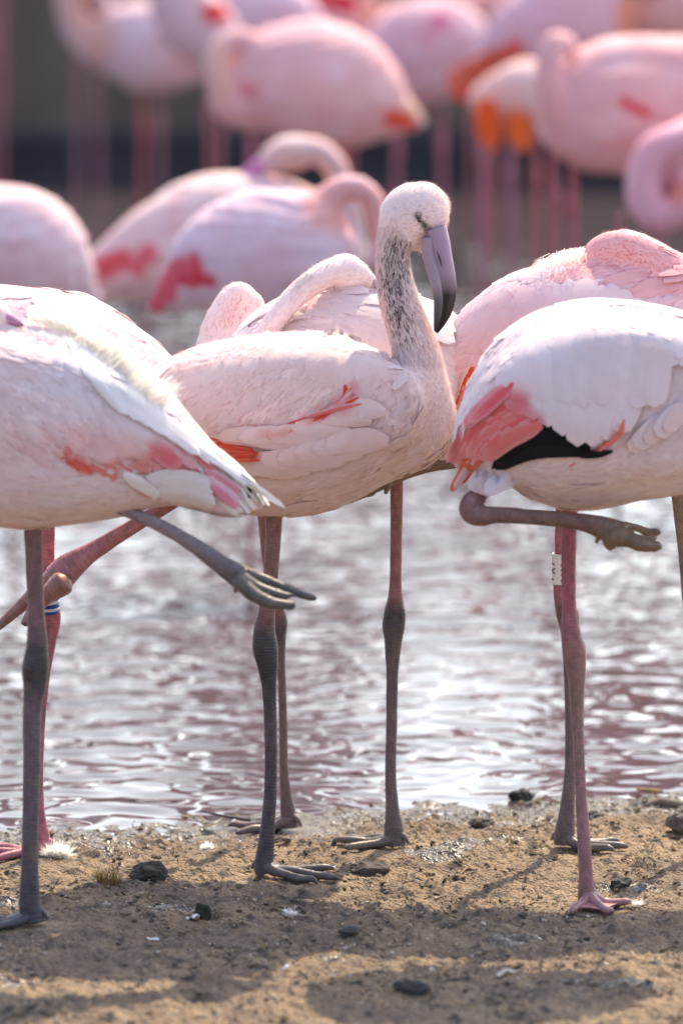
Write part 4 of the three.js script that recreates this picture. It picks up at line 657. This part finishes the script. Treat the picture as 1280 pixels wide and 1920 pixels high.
{
  const b = far({ seed: 32, z: -3.1, x: 400, group: G_MID, base: [0.82, 0.60, 0.58], label: 'flamingo in mid pond with magenta bill laid over its back and red-edged wing tip',
    chains: [{ zs: 0.76, pts: [[600, 460, 70], [540, 445, 100], [470, 432, 104], [390, 442, 112], [305, 474, 92], [220, 510, 58], [150, 537, 30], [100, 552, 8]] },
      { k: 0.012, zs: 0.9, type: 'neck', pts: [[548, 285, 28], [590, 282, 25], [622, 305, 24], [640, 345, 23], [655, 400, 23], [658, 450, 28], [640, 490, 50]] },
      { k: 0.012, zs: 0.9, type: 'head', pts: [[552, 288, 31], [530, 290, 31], [508, 300, 24], [490, 312, 15]] }],
    paint: [[105, 552, 230, 490, 30, [0.76, 0.10, 0.12], 0.95], [262, 505, 285, 478, 22, [0.76, 0.12, 0.15], 0.9], [540, 300, 620, 330, 40, [0.80, 0.45, 0.36], 0.6]], legs: [wl(430, 560, 760), wl(400, 560, 770)] });
  horn(b, 'bill', [[502, 302, 18], [482, 316, 15], [462, 328, 11], [440, 342, 5]], ramp([[0, [0.62, 0.2, 0.42]], [0.85, [0.52, 0.16, 0.36]], [1, [0.1, 0.05, 0.08]]]));
}
far({ seed: 33, z: -2.2, x: 480, group: G_MID, base: [0.78, 0.60, 0.66], label: 'flamingo in mid pond, neck bent over and down at right, red tail at left',
  chains: [{ zs: 0.76, pts: [[600, 465, 66], [560, 462, 94], [500, 466, 112], [436, 484, 104], [378, 514, 70], [322, 552, 34], [288, 576, 12]] },
    { k: 0.015, zs: 0.9, type: 'neck', pts: [[706, 490, 17], [713, 440, 19], [708, 395, 21], [685, 360, 23], [650, 352, 25], [610, 380, 32], [590, 420, 55]] }],
  paint: [[295, 568, 340, 505, 30, [0.76, 0.11, 0.14], 0.95], [345, 530, 395, 528, 16, [0.72, 0.06, 0.09], 0.95], [366, 488, 376, 530, 16, [0.72, 0.06, 0.09], 0.95], [620, 385, 715, 400, 70, [0.80, 0.38, 0.33], 0.8]], legs: [wl(470, 570, 790), wl(500, 570, 800)] });
far({ seed: 34, z: -6.1, x: 270, group: G_FAR, label: 'flamingo at the far upper left with its neck arched over its pale breast',
  chains: [{ zs: 0.76, pts: [[200, 75, 42], [235, 75, 66], [275, 88, 84], [320, 104, 62], [360, 122, 30], [395, 140, 10]] }, { k: 0.012, zs: 0.9, type: 'neck', pts: [[190, 0, 20], [185, -20, 20], [160, -30, 22], [132, -6, 25], [140, 40, 27], [170, 82, 32], [215, 100, 40]] }],
  base: PALE, paint: [[130, -20, 190, 80, 50, [0.80, 0.42, 0.30], 0.7], [350, 115, 380, 120, 20, [0.72, 0.07, 0.06], 0.9]], legs: [wl(262, 160, 390, 9, [0.5, 0.12, 0.13]), wl(300, 150, 330, 7, [0.4, 0.2, 0.2])] });
far({ seed: 35, z: -6.7, x: 165, group: G_FAR, label: 'flamingo at the far upper left of which only two thin pink legs show',
  chains: [{ zs: 0.76, pts: [[120, -150, 40], [160, -160, 66], [210, -155, 70], [260, -140, 30]] }], legs: [wl(146, -90, 330, 8, [0.42, 0.2, 0.24]), wl(190, -90, 330, 8, [0.42, 0.2, 0.24])] });
far({ seed: 36, z: -6.5, x: -20, group: G_FAR, label: 'flamingo cut off by the far upper left corner, pink legs only',
  chains: [{ zs: 0.76, pts: [[-90, -100, 40], [-40, -110, 66], [20, -105, 60], [60, -90, 20]] }], legs: [wl(4, -60, 300, 9, [0.44, 0.14, 0.18]), wl(-20, -60, 300, 9, [0.44, 0.14, 0.18])] });
far({ seed: 37, z: -5.1, x: 380, group: G_FAR, base: PALE, label: 'flamingo standing upright between the far left one and the coiled-neck one, pale neck forward',
  chains: [{ zs: 0.76, pts: [[330, -20, 50], [350, 30, 62], [385, 60, 62], [405, 110, 40], [415, 160, 14]] }, { k: 0.02, zs: 0.9, type: 'neck', pts: [[300, -90, 24], [310, -50, 30], [330, -10, 48]] }],
  paint: [[400, 30, 410, 30, 30, [0.74, 0.05, 0.04], 0.95]], legs: [wl(395, 150, 330, 8), wl(410, 150, 320, 8)] });
far({ seed: 38, z: -5.5, x: 480, group: G_FAR, label: 'flamingo behind the coiled-neck one, lavender back reaching the top edge',
  chains: [{ zs: 0.76, pts: [[430, 10, 50], [470, 20, 74], [520, 30, 70], [570, 55, 40], [610, 80, 14]] }], base: [0.76, 0.58, 0.66], legs: [wl(520, 90, 330, 8), wl(500, 90, 330, 8)] });
far({ seed: 39, z: -3.9, x: 590, group: G_FAR, label: 'large pink flamingo with neck coiled against its breast and red tail tip, upper middle',
  chains: [{ zs: 0.78, pts: [[465, 165, 56], [512, 152, 92], [580, 154, 116], [640, 168, 108], [700, 195, 66], [750, 216, 34], [788, 228, 12]] }, { k: 0.012, zs: 0.9, type: 'neck', pts: [[478, 82, 18, 0.02], [455, 70, 21, 0.03], [425, 76, 22, 0.04], [408, 105, 22, 0.05], [412, 150, 24, 0.05], [430, 190, 36, 0.03], [470, 200, 46]] }],
  paint: [[735, 228, 765, 222, 24, [0.80, 0.08, 0.025], 0.95], [755, 195, 790, 212, 18, [0.85, 0.55, 0.42], 0.9], [455, 172, 470, 176, 20, [0.78, 0.2, 0.22], 0.7], [400, 90, 420, 170, 30, [0.8, 0.5, 0.36], 0.6]], base: [0.80, 0.50, 0.50], legs: [wl(470, 240, 520, 10, [0.5, 0.16, 0.24]), wl(645, 260, 500, 10, [0.5, 0.07, 0.05])] });
far({ seed: 40, z: -5.9, x: 640, group: G_FAR, label: 'flamingo at the top edge behind the upper middle one, lit back with a red wing',
  chains: [{ zs: 0.76, pts: [[580, 70, 40], [620, 60, 54], [665, 62, 48], [700, 85, 22]] }, { k: 0.01, zs: 0.5, pts: [[590, 10, 20], [640, 2, 24], [690, 20, 12]] }], paint: [[600, 0, 690, 15, 30, [0.66, 0.03, 0.05], 0.95]], legs: [wl(640, 100, 320, 8), wl(655, 100, 320, 8)] });
far({ seed: 41, z: -5.3, x: 800, group: G_FAR, base: [0.79, 0.50, 0.55], label: 'rounded pink flamingo with two rosy wing spots, top edge right of the middle',
  chains: [{ zs: 0.78, pts: [[720, 140, 50], [755, 115, 88], [800, 92, 98], [845, 70, 66], [875, 55, 26]] }], paint: [[818, 50, 828, 46, 22, [0.78, 0.16, 0.3], 0.8], [785, 82, 800, 78, 18, [0.78, 0.25, 0.36], 0.6]], legs: [wl(828, 200, 360, 9, [0.45, 0.15, 0.2]), wl(740, 200, 350, 9, [0.45, 0.15, 0.2])] });
{
  const b = far({ seed: 42, z: -4.7, x: 1010, group: G_FAR, base: [0.78, 0.52, 0.58], label: 'flamingo at the upper right facing right, long body with a bright red tail at left',
    chains: [{ zs: 0.76, pts: [[1230, 10, 60], [1160, 25, 94], [1080, 35, 98], [1000, 62, 80], [935, 108, 44], [880, 140, 16]] }], paint: [[960, 100, 890, 135, 26, [0.80, 0.10, 0.05], 0.9], [960, 130, 1000, 130, 14, BK, 0.8]], legs: [wl(905, 200, 430, 10, [0.42, 0.17, 0.22]), wl(962, 200, 450, 10, [0.42, 0.17, 0.22])] });
  b.fan({ a: [[935, 100], [925, 130]], b: [[832, 148], [850, 185]], count: 5, w: 26, c: [[0.86, 0.09, 0.03], [0.85, 0.24, 0.14]], n: 'tail_feather', off: 0.01 });
}
{
  const b = far({ seed: 43, z: -4.2, x: 960, group: G_FAR, base: [0.80, 0.56, 0.50], label: 'pale-bellied flamingo at the upper right with two glowing orange feathers hanging down',
    chains: [{ zs: 0.76, pts: [[1030, 165, 44], [990, 172, 60], [945, 180, 50], [905, 185, 28]] }], legs: [wl(1000, 220, 520, 9, [0.5, 0.14, 0.13]), wl(1032, 220, 500, 9, [0.55, 0.1, 0.08])] });
  b.fan({ a: [[905, 190], [915, 190]], b: [[905, 270], [922, 288]], count: 3, w: 34, c: [0.88, 0.15, 0.035], n: 'flight_feather', free: true, z: 0.05 });
  b.fan({ a: [[965, 210], [975, 215]], b: [[962, 275], [978, 285]], count: 3, w: 34, c: [0.88, 0.18, 0.04], n: 'flight_feather', free: true, z: 0.05 });
}
far({ seed: 44, z: -3.3, x: 1140, group: G_FAR, label: 'broad pink flamingo with a short red slit on its flank, right of the upper middle',
  chains: [{ zs: 0.78, pts: [[1060, 230, 48], [1095, 215, 92], [1150, 200, 126], [1240, 190, 122], [1330, 190, 116], [1400, 200, 70]] }, { k: 0.012, zs: 0.9, type: 'neck', pts: [[1060, 80, 20, 0.03], [1036, 75, 22, 0.05], [1026, 120, 24, 0.06], [1030, 180, 28, 0.06], [1050, 235, 40, 0.03]] }],
  paint: [[1160, 200, 1205, 222, 13, [0.70, 0.04, 0.06], 0.95]], legs: [wl(1036, 260, 480, 11, [0.45, 0.14, 0.15]), wl(1076, 300, 470, 11, [0.45, 0.12, 0.15]), ] });
far({ seed: 45, z: -2.95, x: 1250, group: G_FAR, base: [0.80, 0.42, 0.48], label: 'pink flamingo cut by the right edge, neck curled into a loop on its breast',
  chains: [{ zs: 0.78, pts: [[1270, 330, 80], [1330, 320, 110], [1420, 320, 110]] }, { k: 0.012, zs: 0.9, type: 'neck', pts: [[1285, 330, 24, 0.09], [1268, 372, 26, 0.1], [1235, 395, 32, 0.09], [1208, 370, 36, 0.08], [1204, 315, 34, 0.07], [1228, 272, 34, 0.06], [1280, 256, 34, 0.05]] }],
  paint: [[1262, 380, 1268, 360, 22, [0.78, 0.2, 0.13], 0.7]], legs: [wl(1165, 400, 500, 9, [0.5, 0.16, 0.2]), wl(1290, 420, 560, 10)] });
far({ seed: 46, z: -4.4, x: 1230, group: G_FAR, base: [0.80, 0.46, 0.40], label: 'flamingo in the upper right corner, orange neck dropped before its body',
  chains: [{ zs: 0.76, pts: [[1200, 20, 40], [1240, 20, 54], [1290, 25, 50]] }, { k: 0.01, zs: 0.9, type: 'neck', pts: [[1176, 70, 14, 0.05], [1170, 40, 17, 0.06], [1172, 0, 18, 0.06], [1190, -40, 20, 0.05], [1230, -30, 24, 0.02]] }], paint: [[1170, -20, 1170, 80, 26, [0.85, 0.32, 0.2], 0.8]], legs: [wl(1240, 60, 330, 8)] });
far({ seed: 47, z: -5.9, x: 930, group: G_FAR, base: [0.80, 0.40, 0.36], label: 'flamingo glimpsed at the top edge above the red-tailed one, blurred orange pink',
  chains: [{ zs: 0.76, pts: [[900, 10, 30], [940, 20, 44], [985, 10, 40], [1020, 5, 20]] }], paint: [[950, 18, 985, 20, 18, [0.84, 0.28, 0.12], 0.8]], legs: [wl(925, 60, 330, 7)] });
far({ seed: 48, z: -5.6, x: 560, group: G_FAR, base: [0.82, 0.50, 0.46], label: 'flamingo at the top edge with a small hooked neck, beside the red wing',
  chains: [{ zs: 0.76, pts: [[700, 60, 34], [740, 50, 44], [780, 40, 34], [815, 45, 14]] }, { k: 0.01, zs: 0.9, type: 'neck', pts: [[700, -30, 14], [690, -10, 16], [688, 20, 20], [700, 50, 28]] }], paint: [[700, 20, 700, 50, 26, [0.8, 0.3, 0.2], 0.7]], legs: [wl(745, 80, 330, 7)] });
far({ seed: 49, z: -6.2, x: 860, group: G_FAR, base: [0.82, 0.50, 0.44], label: 'small blurred flamingo between the rosy-spotted and the red-tailed ones at the top',
  chains: [{ zs: 0.76, pts: [[870, -20, 30], [900, -5, 46], [940, 10, 40], [975, 30, 14]] }], paint: [[940, 20, 980, 30, 18, [0.84, 0.2, 0.08], 0.9]], legs: [wl(885, 60, 300, 7), wl(915, 60, 300, 7)] });
// ---------------------------------------------------------------- what lies on the bank
{
  const rnd = rng(900);
  const stone = (name, label, cat, px, py, w, hgt, c, seed, flat) => {
    const p = gnd(px, py), g = new THREE.IcosahedronGeometry(0.5, 4), a = g.attributes.position, C = new Float32Array(a.count * 3), r = 2.4; for (let i = 0; i < a.count; i++) {
      let x = a.getX(i), y = a.getY(i), z = a.getZ(i); const k = 1 + 0.45 * noise(x * r + seed, y * r, z * r) + 0.22 * noise(x * 6, y * 6 + seed, z * 6) + 0.08 * noise(x * 15, y * 15, z * 15 + seed); a.setXYZ(i, x * k * w, Math.max(-0.3, y * k) * hgt, z * k * w * (flat ?? 0.8)); const n = 0.8 + 0.6 * noise(x * 8 + seed, y * 8, z * 8); C.set(c.map((v) => v * n), i * 3);
    }
    g.setAttribute('color', new THREE.BufferAttribute(C, 3)); g.computeVertexNormals(); const m = mesh(name, g, new THREE.MeshStandardMaterial({ vertexColors: true, roughness: 0.85 })); m.position.set(p.x, groundY(p.x, p.z) + hgt * 0.22, p.z); m.rotation.y = rnd() * 0.6; return tag(m, label, cat);
  };
  stone('stone', 'dark rounded pebble just right of the tucked-leg flamingo\'s foot', 'stone', 1162, 1668, 0.030, 0.02, [0.04, 0.036, 0.03], 1);
  stone('stone', 'flat dark stone lying alone at the bottom of the sand, right of the middle', 'stone', 772, 1864, 0.046, 0.018, [0.06, 0.05, 0.045], 2, 0.5);
  stone('stone', 'dark stone sitting in the water\'s edge at the right', 'stone', 977, 1484, 0.034, 0.022, [0.03, 0.03, 0.032], 3);
  stone('clod', 'mossy dark clod of mud with a pointed end, left on the shaded sand', 'clod', 280, 1648, 0.046, 0.03, [0.06, 0.052, 0.04], 4, 0.7);
  stone('clod', 'small blackish green clod beside a white scrap, low left of the middle', 'clod', 380, 1722, 0.024, 0.03, [0.028, 0.028, 0.014], 5);
  stone('clod', 'low brown clod in the lit sand behind the middle flamingo\'s leg', 'clod', 515, 1578, 0.04, 0.02, [0.13, 0.10, 0.07], 6, 0.6);
  stone('clod', 'grey clod on the lit bank between the second and third standing legs', 'clod', 900, 1541, 0.032, 0.016, [0.11, 0.09, 0.07], 7, 0.7);
  stone('clod', 'grey clod right of the ringed leg near the waterline', 'clod', 1112, 1525, 0.03, 0.018, [0.11, 0.09, 0.08], 8, 0.7);
  stone('clod', 'grey-brown hump at the right edge of the bank', 'clod', 1278, 1560, 0.045, 0.04, [0.17, 0.14, 0.12], 9, 0.7);
  stone('clod', 'long dark clod just right of the middle flamingo\'s front toes', 'clod', 690, 1636, 0.05, 0.024, [0.08, 0.065, 0.055], 10, 0.6);
  stone('clod', 'small dark lump in the shaded sand below the middle', 'clod', 655, 1758, 0.028, 0.014, [0.06, 0.05, 0.045], 11, 0.7);
  const stick = (label, pts, c, cat = 'stick') => { const gb = new GB(); tube(gb, pts.map(([x, y, r, up = 0.004]) => { const p = gnd(x, y); return [p.x, groundY(p.x, p.z) + up, p.z, r]; }), { sides: 8, step: 0.006, col: () => c.map((v) => v * (0.8 + 0.4 * rnd())) }); tag(mesh('stick', gb.geo(), new THREE.MeshStandardMaterial({ vertexColors: true, roughness: 0.9 })), label, cat); };
  stick('weathered grey stick lying at the right edge of the bank', [[1208, 1508, 0.003], [1235, 1505, 0.006, 0.006], [1270, 1508, 0.0075, 0.006], [1320, 1512, 0.007]], [0.17, 0.14, 0.11]);
  stick('thin dark twig reaching over the water behind the middle leg', [[376, 1514, 0.0015, 0.008], [410, 1522, 0.0018, 0.007], [470, 1530, 0.002, 0.004]], [0.05, 0.045, 0.04], 'twig');
  stick('short dark twig on the lit bank by the toes of the middle rear leg', [[640, 1585, 0.0012], [655, 1572, 0.0016, 0.008], [663, 1568, 0.001, 0.012]], [0.05, 0.04, 0.03], 'twig');
  stick('yellowish curled straw near the waterline at the right', [[1193, 1470, 0.0015, 0.006], [1215, 1480, 0.003, 0.008], [1240, 1474, 0.002, 0.006]], [0.30, 0.18, 0.06], 'straw');
  // moulted feathers
  const white = (label, px, py, len, w, heading, c, curl = 0.3, fluffy = 0) => {
    const p = gnd(px, py), gb = new GB(), q = heading * R, n = fluffy || 0;
    if (!n) { const rows = 9, cols = 5; for (let r = 0; r < rows; r++) for (let k = 0; k < cols; k++) { const t = r / 8, e = (k / 4 - 0.5) * 2, ww = w * Math.sin(Math.PI * Math.min(1, 0.12 + t * 0.88)) * e * 0.5, x = p.x + Math.cos(q) * len * (t - 0.5) - Math.sin(q) * ww, z = p.z + Math.sin(q) * len * (t - 0.5) + Math.cos(q) * ww; gb.v(x, groundY(x, z) + 0.003 + len * curl * t * t + 0.12 * w * e * e, z, c, k / 4, t); } gb.grid(rows, cols, (r, k) => r * cols + k); }
    else for (let i = 0; i < n; i++) { const a = rnd() * 6.28, el = rnd() * 1.3, l = len * (0.4 + 0.6 * rnd()), dx = Math.cos(a) * Math.cos(el) * l, dz = Math.sin(a) * Math.cos(el) * l, dy = Math.sin(el) * l * curl, bx = p.x + (rnd() - 0.5) * w, bz = p.z + (rnd() - 0.5) * w * 0.5, by = groundY(bx, bz) + 0.002, ww = 0.0011, a0 = gb.v(bx - ww, by, bz, c), a1 = gb.v(bx + ww, by, bz, c), a2 = gb.v(bx + dx, by + dy, bz + dz, c); gb.t(a0, a1, a2); }
    const m = mesh('moulted_feather', gb.geo(), n ? M.fuzz : M.feather); tag(m, label, 'feather'); return m;
  };
  const cw = [0.86, 0.83, 0.79];
  white('fluffy white feather on the sand by the left edge foot', 108, 1606, 0.030, 0.024, 0, cw, 0.9, 700);
  white('upright pale scrap of feather at the waterline left of the middle leg', 396, 1546, 0.03, 0.02, 10, [0.7, 0.62, 0.5], 0.5);
  white('tiny fluff of white down on the lit bank', 388, 1592, 0.014, 0.010, 0, cw, 1, 200);
  white('white feather lying over the middle flamingo\'s toe', 606, 1636, 0.034, 0.010, 170, cw, 0.1);
  white('thin white feather on the shaded sand at lower left', 300, 1757, 0.034, 0.008, 5, cw, 0.05);
  white('white scrap beside the blackish clod', 362, 1728, 0.018, 0.014, 0, cw, 0.2);
  white('bluish white scrap on the sand at lower middle', 536, 1822, 0.014, 0.012, 20, [0.7, 0.74, 0.8], 0.3);
  white('wispy white feather right of the tucked-leg bird\'s foot', 1192, 1702, 0.02, 0.012, 0, cw, 0.5, 90);
  white('pale fluff near the middle of the sunlit sand', 545, 1716, 0.018, 0.012, 0, cw, 0.5, 90);
  white('broad pale feather at the bottom right of the sand', 950, 1832, 0.04, 0.014, -8, [0.72, 0.64, 0.52], 0.05);
  { const gb = new GB(), p = gnd(205, 1662); for (let i = 0; i < 90; i++) { const a = rnd() * 6.28, l = 0.008 + 0.018 * rnd(), bx = p.x + (rnd() - 0.5) * 0.03, bz = p.z + (rnd() - 0.5) * 0.02, by = groundY(bx, bz), w = 0.0008, c = mixc([0.16, 0.1, 0.03], [0.3, 0.2, 0.08], rnd()); gb.t(gb.v(bx - w, by, bz, c), gb.v(bx + w, by, bz, c), gb.v(bx + Math.cos(a) * l * 0.5, by + l, bz + Math.sin(a) * l * 0.5, c)); } tag(mesh('dry_grass', gb.geo(), M.fuzz), 'small tuft of dry yellow grass on the sand left of the mossy clod', 'grass tuft'); }
  // crumbs and bits nobody could count
  const crumb = (name, label, n, size, geo, cols, hold) => {
    const im = new THREE.InstancedMesh(geo, new THREE.MeshStandardMaterial({ roughness: 0.9 }), n), m4 = new THREE.Matrix4(), q = new THREE.Quaternion(), e = new THREE.Euler(), c = new THREE.Color(); let k = 0;
    for (let g = 0; k < n && g < n * 6; g++) { const x = (rnd() - 0.5) * 1.25, z = -0.5 + rnd() * 1.35, cl = fbm(x * 11, z * 11, 3.3, 2); if (z < shoreZ(x) - 0.03 || rnd() > 0.35 + 2.2 * cl) continue; const s = size * (0.35 + rnd() * rnd() * 1.5); e.set((rnd() - 0.5) * hold, rnd() * 6.28, (rnd() - 0.5) * hold); q.setFromEuler(e); m4.compose(V(x, groundY(x, z) + s * 0.12, z), q, V(s, s * (0.4 + 0.4 * rnd()), s * (0.6 + 0.6 * rnd()))); im.setMatrixAt(k, m4); const cc = cols[Math.floor(rnd() * cols.length)], t = 0.75 + 0.5 * rnd(); c.setRGB(cc[0] * t, cc[1] * t, cc[2] * t); im.setColorAt(k++, c); }
    im.count = k; im.name = name; im.castShadow = im.receiveShadow = true; scene.add(im); tag(im, label, null, null, 'stuff');
  };
  const lump = new THREE.IcosahedronGeometry(0.5, 2); { const a = lump.attributes.position; for (let i = 0; i < a.count; i++) { const x = a.getX(i), y = a.getY(i), z = a.getZ(i), k = 1 + 0.5 * noise(x * 3, y * 3, z * 3) + 0.25 * noise(x * 9, y * 9, z * 9); a.setXYZ(i, x * k, y * k, z * k); } lump.computeVertexNormals(); }
  crumb('mud_crumbs', 'crumbs of dark mud and grit scattered over the bank', 3600, 0.0058, lump, [[0.14, 0.105, 0.07], [0.2, 0.145, 0.09], [0.26, 0.19, 0.115], [0.08, 0.065, 0.045]], 0.8);
  crumb('sand_grains', 'pale coarse grains scattered over the bank', 5000, 0.0035, lump, [[0.42, 0.31, 0.2], [0.5, 0.42, 0.34], [0.3, 0.2, 0.1]], 2);
  crumb('leaf_litter', 'bits of straw and dead leaf scattered over the bank', 2200, 0.011, new THREE.BoxGeometry(1, 0.10, 0.22, 3, 1, 1), [[0.2, 0.135, 0.06], [0.07, 0.058, 0.04], [0.05, 0.045, 0.03], [0.3, 0.21, 0.11]], 0.9);
}
renderer.render(scene, camera);
